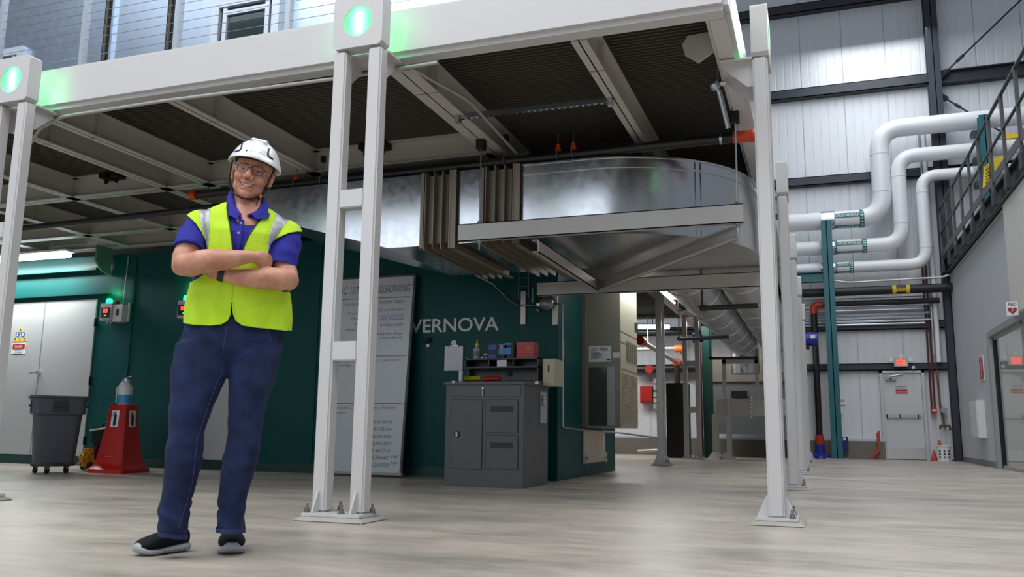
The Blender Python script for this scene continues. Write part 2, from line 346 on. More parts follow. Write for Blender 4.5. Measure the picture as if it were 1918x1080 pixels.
# ------------------------------------------------------------------ ladder columns
GLOWT = emis('green_tube', '#c4ffde', 20.0); GLOWG = emis('green_strip', '#18ff66', 7.5)
LENS = mat('green_lens', '#2f9e5c', .35)
nt = LENS.node_tree; b_ = nt.nodes['Principled BSDF']; tr = nt.nodes.new('ShaderNodeBsdfTranslucent'); tr.inputs[0].default_value = lin('#a8fcc8'); mxs = nt.nodes.new('ShaderNodeMixShader'); mxs.inputs[0].default_value = .75
nt.links.new(b_.outputs[0], mxs.inputs[1]); nt.links.new(tr.outputs[0], mxs.inputs[2]); nt.links.new(mxs.outputs[0], nt.nodes['Material Output'].inputs[0])
b_.inputs['Emission Color'].default_value = lin('#4fe88c'); b_.inputs['Emission Strength'].default_value = .42
BOLT = mat('bolt_steel', '#8d8c88', .4, metal=.8)
GROUT = mat('grout', '#a8a49e', .8)
def make_column(name, label, loc):
    t = thing(name, label, 'column', (0, 0, 0), 'ladder columns under the platform')
    for s in (-1, 1):
        B((s*.135-.05, -.05, .05), (s*.135+.05, .05, 3.12)).build('leg', WHITE, t, bevel=.012, seg=3)
    for z0 in (at(655, 675, 'y', 4.78).z, at(660, 388, 'y', 4.78).z):
        B((-.088, -.046, z0), (.088, .046, z0+.125)).build('rung', WHITE, t, bevel=.006)
    # head box open to the round lens
    h = MB(); z0, z1, zc, R, n = 3.127, 3.505, 3.322, .112, 48; a = .19
    out = []
    for i in range(n):
        th = 2*math.pi*(i+.5)/n; c, s_ = math.cos(th), math.sin(th); k = a/max(abs(c), abs(s_)); out.append((k*c, k*s_))
    fr = [(x, -.06, zc+z) for x, z in out]; inn = [(R*math.cos(2*math.pi*(i+.5)/n), -.06, zc+R*math.sin(2*math.pi*(i+.5)/n)) for i in range(n)]
    bk = [(x, .055, zc+z) for x, z in out]
    ib = [(x, -.045, z) for x, y, z in inn]
    h.loft([ib, inn, fr, bk], cap=False)
    h.build('head_box', WHITE, t, bevel=0, angle=30)
    ln = MB(); rings = [[(R*1.0*q*math.cos(2*math.pi*i/32), -.046-.0*q, zc+R*q*math.sin(2*math.pi*i/32)) for i in range(32)] for q in (1, .7, .4, .1)]
    ln.loft(rings, cap=False); ln.add(rings[-1], [tuple(range(32))]); ln.build('lens', LENS, t)
    MB().cyl((0, -.010, zc-.095), (0, -.010, zc+.085), .014, 10).build('lamp_tube', GLOWT, t)
    for s in (-1, 1): B((s*.15-.012, .035, 3.16), (s*.15+.012, .050, 3.47)).build('light_strip', GLOWG, t)
    bp = MB(); bp.box((-.205, -.13, .028), (.205, .13, .05)); bp.build('base_plate', WHITE, t, bevel=.004)
    g = MB(); g.loft([[(-.25, -.175, 0), (.25, -.175, 0), (.25, .175, 0), (-.25, .175, 0)], [(-.215, -.14, .028), (.215, -.14, .028), (.215, .14, .028), (-.215, .14, .028)]]).build('grout_pad', GROUT, t, bevel=.01)
    for s in (-1, 1):
        for f_ in (-1, 1):
            x = s*.135; MB().prism([(x-.006, f_*.05, .05), (x-.006, f_*.118, .05), (x-.006, f_*.118, .062), (x-.006, f_*.062, .18), (x-.006, f_*.05, .18)], (.012, 0, 0)).build('gusset', WHITE, t)
    for sx, sy in ((-.185, -.095), (.06, -.095), (-.06, .095), (.192, .06)):
        b = MB(); b.cyl((sx, sy, .05), (sx, sy, .056), .024, 12); b.cyl((sx, sy, .056), (sx, sy, .075), .016, 6); b.cyl((sx, sy, .075), (sx, sy, .105), .009, 10); b.build('anchor_bolt', BOLT, t)
    B((-.19, .05, 3.112), (.19, .27, 3.126)).build('bracket_plate', WHITE, t)
    for s in (-1, 1):
        x = s*.135; MB().prism([(x-.006, .05, 3.112), (x-.006, .25, 3.112), (x-.006, .25, 3.08), (x-.006, .09, 2.93), (x-.006, .05, 2.93)], (.012, 0, 0)).build('bracket_gusset', WHITE, t)
    return t
CY = 4.82
colA = make_column('ladder_column', 'white ladder column with green round light standing just right of the man', None); colA.location = (-2.86, CY, 0)
dup(colA, (-6.05, CY, 0), 'white ladder column with green round light at the left edge of the photo')
RX = -.283; labs = ['nearest of the side row, large white column with bolted base standing before the curved duct', 'second of the side row, white column directly behind the nearest right-hand column', 'third column back in the receding white side row', 'fourth column back in the receding white side row', 'farthest visible column of the receding white side row']
for k in range(5):
    c_ = dup(colA, (RX, 5.925+3.66*k, 0), labs[k], R90)
    if k:
        for ch in list(c_.children):
            if ch.name.startswith('light_strip'): bpy.data.objects.remove(ch)
# inner columns deeper under the platform
for c_ in (dup(colA, (-2.62, 15.1, 0), 'white column standing alone in the middle distance beside the beige wall unit', R90), dup(colA, (-2.62, 19.0, 0), 'far white ladder column in front of the tall black cabinet')):
    for ch in list(c_.children):
        if ch.name.split('.')[0] in ('light_strip', 'head_box', 'lens', 'lamp_tube'): bpy.data.objects.remove(ch)
# ------------------------------------------------------------------ platform
P = thing('mezzanine_platform', 'white steel platform with dark grated deck overhead', 'platform', (-6, 5, 3.14))
XC = -.42
fb = MB(); fb.box((-15, 5.0, 3.14), (XC, 5.18, 3.505)); fb.build('front_beam', WHITE, P, bevel=.035, seg=4)
sb = MB(); sb.box((XC-.16, 5.12, 3.137), (XC+.002, 21.5, 3.508)); sb.build('side_beam', WHITE, P, bevel=.03, seg=4)
dk = MB(); dk.box((-15, 5.15, 3.42), (XC-.1, 21.5, 3.46))
y = 5.2
while y < 12.5: dk.box((-15, y, 3.375), (XC-.14, y+.014, 3.42)); y += .05
while y < 21.3: dk.box((-15, y, 3.375), (XC-.14, y+.03, 3.42)); y += .2
dk.build('deck', DECK, P, smooth=False)
JM = mat('joist_paint', '#bdb9b1', .45)
def ibeam_y(x, y0, y1, w=.10, z0=3.14, z1=3.38, name='joist'):
    m = MB(); m.box((x-w/2, y0, z0), (x+w/2, y1, z0+.012)); m.box((x-w/2, y0, z1-.012), (x+w/2, y1, z1)); m.box((x-.005, y0, z0), (x+.005, y1, z1))
    yy = y0+.5
    while yy < min(y1, 12): m.box((x-w/2+.004, yy, z0), (x+w/2-.004, yy+.01, z1)); yy += 2.2
    m.build(name, JM, P, smooth=False)
def ibeam_x(y, x0, x1, w=.14, z0=3.14, z1=3.38, name='girder'):
    m = MB(); m.box((x0, y-w/2, z0), (x1, y+w/2, z0+.012)); m.box((x0, y-w/2, z1-.012), (x1, y+w/2, z1)); m.box((x0, y-.005, z0), (x1, y+.005, z1)); m.build(name, JM, P, smooth=False)
ibeam_y(-1.41, 5.17, 21.4, .11); ibeam_y(-2.77, 5.17, 21.4, .20)
for x in (-4.78, -6.10, -6.66, -8.0, -9.4, -10.9, -12.4): ibeam_y(x, 5.17, 9.5, .12)
ibeam_x(7.25, -15, -2.8); ibeam_x(8.82, -15, -2.8, .12); ibeam_x(9.58, -15, -2.8, .16)
for yy in (12, 15.1, 18.2): ibeam_x(yy, -2.8, -.6, .14)
t_ = MB()
for (px_, py_) in ((332, 48),): pass
lug = MB(); c0 = Vector((XC-.16, 0, 0))
def lugplate(y, z, nm):
    pts = [(XC-.16, y-.06, z+.13), (XC-.16, y-.06, z-.02), (XC-.27, y-.06, z-.09), (XC-.36, y-.06, z-.02), (XC-.38, y-.06, z+.06), (XC-.34, y-.06, z+.12)]
    MB().prism(pts, (0, .014, 0)).build(nm, JM, P)
lugplate(5.75, 3.20, 'lifting_lug')
# clamps on the girder web and beam flanges
for (x, y) in ((712, 0),): pass
for px_, py_ in ((831, 265), (860, 266)):
    p = at(px_-130, py_+8, 'y', 7.16)
for xx in (-4.15, -3.95, -7.45, -7.30):
    m = MB(); m.box((xx-.05, 7.10, 3.30), (xx+.05, 7.24, 3.36)); m.cyl((xx, 7.16, 3.25), (xx, 7.16, 3.31), .02, 8); m.build('beam_clamp', BLACK, P)
# ------------------------------------------------------------------ upper storey: railing and clad wall
R_ = thing('cable_railing', 'stainless cable railing on top of the white front beam', 'railing', (-4, 5.09, 3.505))
PXS = [-.62, -2.6, -3.66, -4.70, -5.66, -6.62]
for x in (-6.64, -5.67, -4.69, -3.65, -1.9, -.6):
    m = MB(); m.box((x-.022, 5.06, 3.505), (x+.022, 5.11, 4.6)); m.build('post', mat('rail_post', '#bcc3cb', .35, metal=.6), R_, bevel=.003)
for k in range(10):
    z = 3.60+k*.078; MB().tube([(-9, 5.085, z), (-.6, 5.085, z)], .0022, 6).build('cable', ZINC, R_)
CL = galv('aluminium_cladding', '#b9c6d6', .3)
U = thing('clad_cabin', 'aluminium clad cabin with framed windows above the platform', 'cabin', (-6, 6.8, 3.5))
YU = 6.7
B((-14, YU, 3.5), (-1.2, YU+.1, 6.4)).build('wall_panel', CL, U)
for pxx in (205, 322):
    a = at(pxx-9, 60, 'y', YU-.01); w_ = .10
    B((a.x, YU-.03, 3.5), (a.x+w_, YU, 6.4)).build('dark_hinge_slot', BLACK, U)
    hm = MB()
    for k in range(24): hm.tube([(a.x+.05, YU-.04, 3.55+k*.11), (a.x+.05, YU-.04, 3.6595+k*.11)], .02, 8, rs=[.014, .024])
    hm.build('hinge_strip', mat('hinge_dark', '#4a4640', .5), U)
    B((a.x+w_, YU-.03, 3.5), (a.x+w_+.03, YU, 6.4)).build('slot_edge', CL, U)
FW = mat('window_frame_alu', '#ccd5e2', .35, metal=.3)
def cabin_window(x0, x1, z0, z1):
    f = MB(); q = .09
    f.box((x0, YU-.06, z1-q), (x1, YU, z1)); f.box((x0, YU-.06, z0), (x0+q, YU, z1-q)); f.box((x1-q, YU-.06, z0), (x1, YU, z1-q))
    f.box((x0+q+.04, YU-.045, z0+q), (x0+q+.09, YU-.005, z1-q)); f.box((x1-q-.09, YU-.045, z0+q), (x1-q-.04, YU-.005, z1-q)); f.box((x0+q+.09, YU-.045, z1-q-.09), (x1-q-.09, YU-.005, z1-q-.04))
    fo = f.build('window_frame', FW, U)
    B((x0+q, YU-.02, z0+q), (x1-q, YU-.012, z1-q)).build('window_pane', mat('dark_glass', '#2c3a3c', .05), fo)
a = at(398, 5, 'y', YU-.06); b = at(524, 0, 'y', YU-.06); cabin_window(a.x, b.x, 4.02, a.z+.02)
a = at(44, 85, 'y', YU-.06); cabin_window(a.x-1.1, a.x, 4.0, a.z)
B((b.x+.1, YU-.05, 3.5), (b.x+.16, YU, 6.4)).build('panel_edge', CL, U)
# ------------------------------------------------------------------ big rectangular duct with elbow
D = thing('rectangular_duct', 'large shiny galvanised duct with ribbed joints and a wide curved elbow', 'duct', (-2.4, 7.7, 2.25))
y0, y1, z0, z1 = 7.0, 8.5, 2.25, 2.94
m = MB()
m.loft([[(-5.45, y0, 2.72), (-5.45, y1-.05, 2.72), (-5.45, y1-.05, z1), (-5.45, y0, z1)], [(-3.77, y0, z0), (-3.77, y1, z0), (-3.77, y1, z1), (-3.77, y0, z1)], [(-3.40, y0, z0), (-3.40, y1, z0), (-3.40, y1, z1), (-3.40, y0, z1)]])
m.build('tapered_section', GALV, D, angle=10)
B((-3.06, y0, z0), (-2.80, y1, z1)).build('straight_section', GALV, D)
def bellows(xa, xb, n):
    m = MB(); 
    m.box((xa, y0+.02, z0+.02), (xb, y1-.02, z1-.02))
    for i in range(n):
        x = xa + (xb-xa)*(i+.3)/n; e = .055
        m.box((x, y0-e, z0-e), (x+.008, y1+e, z1))
    m.box((xb-.075, y0-.05, z0-.05), (xb-.07, y1+.05, z1)); m.box((xb-.075, y0-.05, z0-.055), (xb, y0-.045, z1))
    m.box((xb-.075, y0-.05, z0-.055), (xb, y1+.05, z0-.05)); m.box((xa-.03, y0-.03, z0-.03), (xa+.004, y1+.03, z1))
    m.build('bellows_joint', BROWNST, D, smooth=False)
bellows(-3.40, -3.06, 4); bellows(-2.80, -2.44, 4)
cx, cy, R = -1.85, 8.36, 1.36
plan = [(-2.44, y0)] + [(cx+R*math.sin(t), cy-R*math.cos(t)) for t in [R90*i/24 for i in range(25)]] + [(-.49, 9.5), (-2.05, 9.5), (-2.05, y1), (-2.44, y1)]
MB().prism([(x, y, z0) for x, y in plan], (0, 0, z1-z0)).build('elbow', GALV, D, angle=20)
for zz in (z0-.004, z1-.10, z1-.012):  # rims at top and bottom; middle rib imitates the reflected deck edge
    lp = MB(); e = .012
    rings = []
    for i, t in enumerate([R90*i/24 for i in range(25)]):
        sx, sy = math.sin(t), -math.cos(t); r1, r2 = R-.004, R+e
        rings.append([(cx+r1*sx, cy+r1*sy, zz), (cx+r2*sx, cy+r2*sy, zz), (cx+r2*sx, cy+r2*sy, zz+.014), (cx+r1*sx, cy+r1*sy, zz+.014)])
    rings.insert(0, [(-2.44, y0+.004, zz), (-2.44, y0-e, zz), (-2.44, y0-e, zz+.014), (-2.44, y0+.004, zz+.014)])
    lp.loft(rings); lp.build('seam_reflection_rib', GALV, D)
t0 = math.radians(42)
for dt in (0, .042):
    st = MB(); sx, sy = math.sin(t0+dt), -math.cos(t0+dt); n_ = Vector((sx, sy, 0)); tt = Vector((-sy, sx, 0)); c = Vector((cx, cy, 0))+n_*(R+.002)
    st.prism([c-tt*.006+Vector((0, 0, z0)), c+tt*.006+Vector((0, 0, z0)), c+tt*.006+n_*.008+Vector((0, 0, z0)), c-tt*.006+n_*.008+Vector((0, 0, z0))], (0, 0, z1-z0)); st.build('vertical_seam', GALV, D)
# round ducts
for xc, lb in ((-1.56, 'left of two round spiral ducts running away under the platform'), (-.86, 'right of two round spiral ducts running away under the platform')):
    t = thing('round_duct', lb, 'duct', (xc, 14, 2.62), 'round ducts running back')
    m = MB(); m.cyl((xc, 9.5, 2.62), (xc, 19.6, 2.62), .335, 40, cap=False); m.build('duct_tube', GALVR, t)
    for k in range(9):
        yy = 9.6+k*1.22; MB().lathe((xc, yy, 2.62), [(.334, -.02), (.345, -.012), (.345, .012), (.334, .02)], 40, ax=(0, 1, 0)).build('seam_ring', GALVR, t)
    MB().tube(bend([(xc, 19.5, 2.62), (xc, 20.1, 2.62), (xc, 20.1, 1.9)], .5, 8), .32, 24).build('end_elbow', GALVR, t)
# hanger frame under the duct
H = thing('duct_support_frame', 'grey channel steel frame on threaded rods carrying the curved duct', 'support frame', (-1.7, 6.8, 2.2))
CH = mat('channel_paint', '#b5b2ad', .4, metal=.25, var=.08, vscale=6)
def channel(a, b, h=.15, d=.05, name='channel'):
    a, b = Vector(a), Vector(b); u = (b-a).normalized(); n = u.cross(Vector((0, 0, 1))); L = (b-a).length
    if name == 'front_channel': n = Vector((0, -1, 0))
    M = Matrix((( u.x, -n.x, 0, a.x), (u.y, -n.y, 0, a.y), (0, 0, 1, a.z), (0, 0, 0, 1)))
    m = MB(); m.box((0, 0, 0), (L, .008, h), M=M); m.box((0, 0, 0), (L, d, .008), M=M); m.box((0, 0, h-.008), (L, d, h), M=M); m.build(name, CH, H, smooth=False)
channel((-2.95, 6.76, 2.21), (-.50, 6.76, 2.21), .155, .06, 'front_channel')
channel((-2.93, 8.97, 2.06), (-.49, 8.97, 2.06), .155, .06, 'rear_channel')
channel((-2.21, 6.8, 2.08), (-2.21, 8.96, 2.06), .11, .06, 'cross_channel')
channel((-.55, 6.8, 2.08), (-2.19, 8.96, 2.06), .11, .06, 'diagonal_channel')
for x, y in ((-2.76, 6.86), (-.545, 6.86)):
    m = MB(); m.cyl((x, y-.06, 2.13), (x, y-.06, 3.13), .0085, 10); m.cyl((x, y-.06, 2.37), (x, y-.06, 2.39), .02, 6); m.cyl((x, y-.06, 2.18), (x, y-.06, 2.21), .02, 6); m.cyl((x, y-.06, 2.205), (x, y-.06, 2.21), .03, 12)
    m.build('threaded_rod', ZINC, H)
    MB().box((x-.035, y-.10, 3.05), (x+.035, y-.02, 3.14)).build('rod_clamp', BLACK, H)
# ------------------------------------------------------------------ sprinkler mains and fittings
def pipe(name, label, path, r, matr, cat='pipe', group=None, rb=.08, seg=14):
    o = MB().tube(bend(path, rb) if len(path) > 2 else path, r, seg).build(name, matr); return tag(o, label, cat, group)
zp = 3.0
a = at(372, 364, 'z', zp); b = at(1378, 257, 'z', zp)
t = thing('sprinkler_main', 'long black sprinkler main running across in front of the curved duct', 'pipe', a)
MB().tube([a, b], .042, 16).build('pipe_run', BLACKP, t)
d = (b-a).normalized()
o = MB().tube([b-d*.02, b+d*.12], .05, 16).sph(b+d*.14, .056).build('orange_end_fitting', ORANGE, t)
MB().tube([a-d*.02, a-d*.10], .055, 14).build('orange_end_fitting', ORANGE, t)
MB().cyl(b-d*.13, b-d*.11, .048, 16).build('clamp_ring', ZINC, t)
for px_, py_ in ((925, 285), (568, 322), (1030, 277), (1068, 283), (533, 335)):
    p = at(px_, py_, 'z', zp); q = a + d*((p-a).dot(d))
    h = MB(); h.tube([q+Vector((0, 0, .22)), q+Vector((0, 0, .07)), q+Vector((0, -.05, .03)), q+Vector((0, -.05, -.03)), q+Vector((0, 0, -.055))], .006, 8); h.build('pipe_hanger', ZINC, t)
    if px_ in (1030, 1068, 533): MB().lathe(q+Vector((0, 0, .04)), [(.028, 0), (.028, .03), (.018, .035), (.018, .07)], 12).build('sprinkler_head', ORANGE, t)
    else: MB().box(q+Vector((-.02, -.02, .20)), q+Vector((.02, .02, .26))).build('beam_clamp', BLACK, t)
a = at(38, 428, 'z', 2.86); b = at(470, 380, 'z', 2.86)
pipe('sprinkler_branch', 'black sprinkler branch pipe behind the man on the left side', [a, b], .035, BLACKP)
c1 = [at(x, y, 'z', 3.08) for x, y in ((58, 268), (75, 240), (118, 218), (300, 190), (606, 150), (640, 146), (820, 117))]
pipe('conduit', 'grey conduit running under the front beam from the left column to the middle column', c1, .014, mat('conduit_grey', '#a9a9a4', .4, metal=.3), 'conduit')
c1 = [at(x, y, 'z', 3.07) for x, y in ((728, 134), (780, 131), (808, 150), (850, 172), (880, 190), (970, 290))]
pipe('conduit', 'grey conduit curving back along the beam behind the middle column', c1, .012, MATS['conduit_grey'], 'conduit', rb=.2)
a, b = at(858, 222, 'z', 3.115), at(1143, 190, 'z', 3.115)
t = thing('strut_rail', 'slotted galvanised strut rail hung under the dark deck between two beams', 'strut', a)
m = MB(); d = (b-a).normalized(); n = Vector((-d.y, d.x, 0)); M = Matrix(((d.x, n.x, 0, a.x), (d.y, n.y, 0, a.y), (0, 0, 1, a.z), (0, 0, 0, 1))); L = (b-a).length
m.box((0, 0, 0), (L, .003, .04), M=M); m.box((0, .038, 0), (L, .041, .04), M=M); m.box((0, 0, .037), (L, .041, .04), M=M); m.box((0, 0, 0), (L, .012, .003), M=M)
k = 0
while k < L-.03: m.box((k, .012, 0), (k+.02, .041, .003), M=M); k += .05
m.build('slotted_channel', ZINC, t, smooth=False)
for q in (a, b): MB().box(q-Vector((.02, .03, .035)), q+Vector((.02, .03, .04))).build('beam_clip', ZINC, t)
# sprinkler drop near the right corner
t = thing('sprinkler_drop', 'galvanised sprinkler drop pipe with elbow hanging under the deck near the right corner', 'pipe', at(1345, 160, 'z', 3.2))
q0, q1, q2 = at(1339, 160, 'y', 6.0), at(1347, 172, 'y', 6.0), at(1364, 240, 'y', 6.1)
MB().tube([at(1358, 154, 'y', 6.0), q0, q1, q2], .019, 12).build('drop_pipe', ZINC, t); MB().sph(q0, .04).build('elbow_fitting', ZINC, t)
MB().cyl(at(1351, 156, 'y', 6.0), at(1360, 155, 'y', 6.0), .024, 10).build('coupling', ZINC, t)
MB().cyl(q0+Vector((.02, 0, 0)), Vector((q0.x+.02, q0.y, 3.38)), .004, 6).build('hanger_rod', ZINC, t)
# ------------------------------------------------------------------ green equipment enclosure
YE, XE = 9.6, -2.88
E_ = thing('equipment_enclosure', 'long dark teal steel enclosure under the platform with white lettering', 'enclosure', (-9, YE, 0))
B((-16, YE, 0), (XE, 12.6, 3.05)).build('wall_body', GREEN, E_, bevel=.004)
m = MB(); m.box((-16, YE-.02, 0), (-3.2, YE, .12)); m.box((-16, YE-.045, 0), (-3.2, YE, .025)); m.build('base_rail', DGREEN, E_)
a = at(190, 505, 'y', YE)
m = MB(); m.box((-16, YE-.10, a.z-.02), (a.x, YE, a.z+.02)); m.box((-16, YE-.06, 2.46), (-9.7, YE, 2.49)); m.build('drip_ledge', GREEN, E_, bevel=.003)
for xx in (-9.30, -7.05, -6.2, -4.95): B((xx, YE-.012, .02), (xx+.05, YE, 3.0)).build('panel_seam', GREEN, E_, bevel=.002)
def dbl(x0, x1, nm='double_door'):
    m = MB(); m.box((x0, YE-.02, .13), (x1, YE+.01, 2.40)); dd = m.build(nm, DOORG, E_, bevel=.004); return dd
dd = dbl(-12.5, -9.93); 
B((-10.93, YE-.0215, .14), (-10.915, YE-.019, 2.39)).build('meeting_gap', mat('door_gap', '#77797a', .6), dd)
hp = at(70, 697, 'y', YE-.06)
m = MB(); m.cyl((hp.x, YE-.02, hp.z), (hp.x, YE-.07, hp.z), .028, 14); m.tube([(hp.x, YE-.065, hp.z), (hp.x-.05, YE-.07, hp.z), (hp.x-.15, YE-.065, hp.z-.01)], .011, 10); m.build('lever_handle', CHROME, dd)
for zz in (2.05, 1.2, .35): MB().cyl((-9.92, YE-.025, zz-.06), (-9.92, YE-.025, zz+.06), .014, 8).build('hinge', BLACK, dd)
dd2 = dbl(at(348, 800, 'y', YE).x, at(458, 800, 'y', YE).x, 'access_door')
m = MB(); a = at(934, 614, 'y', YE-.004); v = at(768, 624, 'y', YE-.004)
m.text('VERNOVA', (v.x, YE, 1.765), (1, 0, 0), (0, 0, 1), .163, width=a.x-v.x+.0, ex=.004, bold=.012); m.build('white_lettering', mat('lettering_white', '#d9dddd', .5), E_)
m = MB(); m.box((XE-.14, YE-.006, .03), (XE, YE, 2.6)); m.box((XE, YE, .03), (XE+.006, 9.95, 2.6)); m.build('corner_trim', GREEN, E_)
# small white brackets fixed to the corner of the enclosure
def strip_(p, w, h, nm, mt=ZINC, yy=YE): B((p.x-w/2, yy-.02, p.z-h), (p.x+w/2, yy, p.z)).build(nm, mt, GA)
# status lamps boxes
def gas_box(x, z, label):
    t = thing('gas_alarm', label, 'alarm box', (x, YE-.16, z), 'status alarm boxes on the teal wall')
    GB = mat('alarm_grey', '#b7b9b8', .4)
    th = math.radians(-35); 
    B((x-.12, YE-.15, z-.13), (x+.10, YE-.02, z+.12)).build('housing', GB, t, bevel=.008)
    B((x-.10, YE-.156, z-.09), (x+.07, YE-.149, z+.06)).build('display_panel', BLACK, t, bevel=.002)
    B((x-.05, YE-.160, z-.02), (x+.03, YE-.155, z+.035)).build('red_readout', emis('red_led', '#ff3a2a', 3.0), t)
    MB().sph((x-.005, YE-.158, z-.06), .008, 8, 6).build('green_led', emis('green_led', '#30ff80', 4), t)
    MB().lathe((x-.02, YE-.09, z+.12), [(.045, 0), (.045, .05), (.035, .075), (.001, .085)], 16).build('green_beacon', emis('beacon_green', '#2ce88f', 3.2), t)
    MB().lathe((x+.12, YE-.09, z+.10), [(.03, 0), (.035, .03), (.035, .06), (.001, .07)], 14).build('red_beacon', mat('dark_red_beacon', '#5c1a18', .3), t)
    B((x+.10, YE-.13, z-.15), (x+.27, YE-.01, z+.10)).build('sounder_box', mat('alarm_white', '#d6d6d2', .4), t, bevel=.006)
    B((x+.17, YE-.133, z-.06), (x+.21, YE-.128, z+.03)).build('sounder_slot', BLACK, t)
    MB().cyl((x+.30, YE-.03, z-.14), (x+.30, YE-.03, z+.13), .02, 10).build('conduit_body', GB, t)
    for q in (-.03, .03): MB().cyl((x+q, YE-.08, z-.17), (x+q, YE-.08, z-.13), .012, 8).build('cable_gland', GB, t)
    MB().tube([(x+.2, YE-.05, z+.1), (x+.2, YE-.03, 3.0)], .008, 6).build('riser_conduit', MATS['conduit_grey'], t)
    l = bpy.data.lights.new('beacon_light', 'POINT'); l.energy = 1.3; l.color = (.05, 1, .4); l.shadow_soft_size = .04
    lo = bpy.data.objects.new('beacon_light', l); COL.objects.link(lo); lo.location = (x-.02, YE-.09, z+.30)
gb = at(199, 583, 'y', YE-.15); gas_box(gb.x, gb.z, 'alarm box with green beacon and red readout beside the grey double door')
gb = at(345, 578, 'y', YE-.15); gas_box(gb.x, gb.z, 'alarm box with green beacon and red readout just left of the man')
# warning signs on the door
t = thing('hazard_sign', 'pyramid of yellow and blue safety pictograms above a danger notice on the grey door', 'sign', at(36, 640, 'y', YE-.02))
YD = YE-.022
def tri(px_, py_, s):
    p = at(px_, py_, 'y', YD); q = MB().prism([(p.x-s, YD, p.z-s*.85), (p.x+s, YD, p.z-s*.85), (p.x, YD, p.z+s*.9)], (0, -.002, 0)); o = q.build('warning_triangle', YEL, t)
    m = MB(); s2 = s*.22; m.prism([(p.x-s2, YD-.003, p.z+s*.35), (p.x+s2, YD-.003, p.z+s*.2), (p.x+s2*.2, YD-.003, p.z-.1*s), (p.x+s2, YD-.003, p.z-.2*s), (p.x-s2*.3, YD-.003, p.z-s*.65), (p.x, YD-.003, p.z-.15*s), (p.x-s2, YD-.003, p.z-.1*s)], (0, -.001, 0)); m.build('symbol', INK, o)
for q in ((39, 617), (29, 634.5), (37.5, 634.5), (47, 634)): tri(q[0], q[1], .045)
for q in ((33, 626), (43, 625.5)):
    p = at(q[0], q[1], 'y', YD); o = MB().cyl((p.x, YD, p.z), (p.x, YD-.002, p.z), .036, 20).build('blue_disc', mat('sign_blue', '#2450a0', .5), t)
    m = MB(); m.cyl((p.x, YD-.002, p.z+.01), (p.x, YD-.003, p.z+.01), .014, 12); m.box((p.x-.016, YD-.003, p.z-.026), (p.x+.016, YD-.002, p.z-.006)); m.build('symbol', PAPER, o)
p0, p1 = at(23, 643, 'y', YD), at(47, 662, 'y', YD)
B((p0.x, YD-.002, p1.z), (p1.x, YD, p0.z)).build('danger_board', PAPER, t)
B((p0.x+.02, YD-.004, p0.z-.085), (p1.x-.02, YD-.002, p0.z-.01)).build('danger_panel', RED, t)
m = MB(); xc = (p0.x+p1.x)/2
m.text('DANGER', (xc, YD-.004, p0.z-.066), (1, 0, 0), (0, 0, 1), .038, width=.15, align='CENTER', ex=.001); m.build('danger_word', PAPER, t)
m = MB(); m.text('HAZARDOUS', (xc, YD-.002, p0.z-.115), (1, 0, 0), (0, 0, 1), .02, width=.16, align='CENTER', ex=.001)
for i, s in enumerate(('AUTHORIZED', 'PERSONNEL ONLY')): m.text(s, (xc, YD-.002, p0.z-.15-.03*i), (1, 0, 0), (0, 0, 1), .018, width=.15, align='CENTER', ex=.001)
m.build('notice_text', INK, t)
# fluorescent battens (real lamps)
def batten(name, label, a, b, power, r=.035, group=None, ec=9):
    t = thing(name, label, 'light', (Vector(a)+Vector(b))/2, group); a, b = Vector(a), Vector(b); d = (b-a).normalized()
    m = MB().tube([a, b], r, 12); m.build('tube', emis('fluorescent_%d' % ec, '#f4fbff', ec), t)
    n = Vector((-d.y, d.x, 0))*.09
    h = MB(); h.add([a+n+Vector((0, 0, .05)), b+n+Vector((0, 0, .05)), b-n+Vector((0, 0, .05)), a-n+Vector((0, 0, .05)), a+n+Vector((0, 0, .08)), b+n+Vector((0, 0, .08)), b-n+Vector((0, 0, .08)), a-n+Vector((0, 0, .08))], [(0, 1, 2, 3), (7, 6, 5, 4), (0, 4, 5, 1), (1, 5, 6, 2), (2, 6, 7, 3), (3, 7, 4, 0)]); h.build('reflector', PIPEW, t)
    for q in (a+(b-a)*.15, a+(b-a)*.85): MB().cyl(q+Vector((0, 0, .07)), Vector((q.x, q.y, 3.38)), .006, 8).build('hanger', ZINC, t)
    if power:
        l = bpy.data.lights.new('batten_light', 'AREA'); l.shape = 'RECTANGLE'; l.size = (b-a).length; l.size_y = .12; l.energy = power; l.color = (.95, 1, 1)
        o = bpy.data.objects.new('batten_light', l); COL.objects.link(o); o.location = (a+b)/2 - Vector((0, 0, .06)); o.rotation_euler = (0, 0, math.atan2(d.y, d.x))
    return t
batten('fluorescent_light', 'glowing fluorescent batten above the grey double door', (-12.6, 9.32, 3.02), (-10.25, 9.32, 3.02), 85, ec=14)
# bracket plate at the wall top
a = at(165, 470, 'y', 9.5)
MBt = MB(); p = [(a.x, 9.3, 3.14), (a.x, 9.3, 2.9), (a.x, 9.42, 2.78), (a.x, 9.58, 2.74), (a.x, 9.58, 3.14)]
tag(MB().prism([(x+.35, y, z) for x, y, z in p], (.03, 0, 0)).build('wall_bracket', mat('green_grey', '#5f7d72', .45)), 'pale green steel bracket plate joining the teal wall to the beam above', 'bracket')
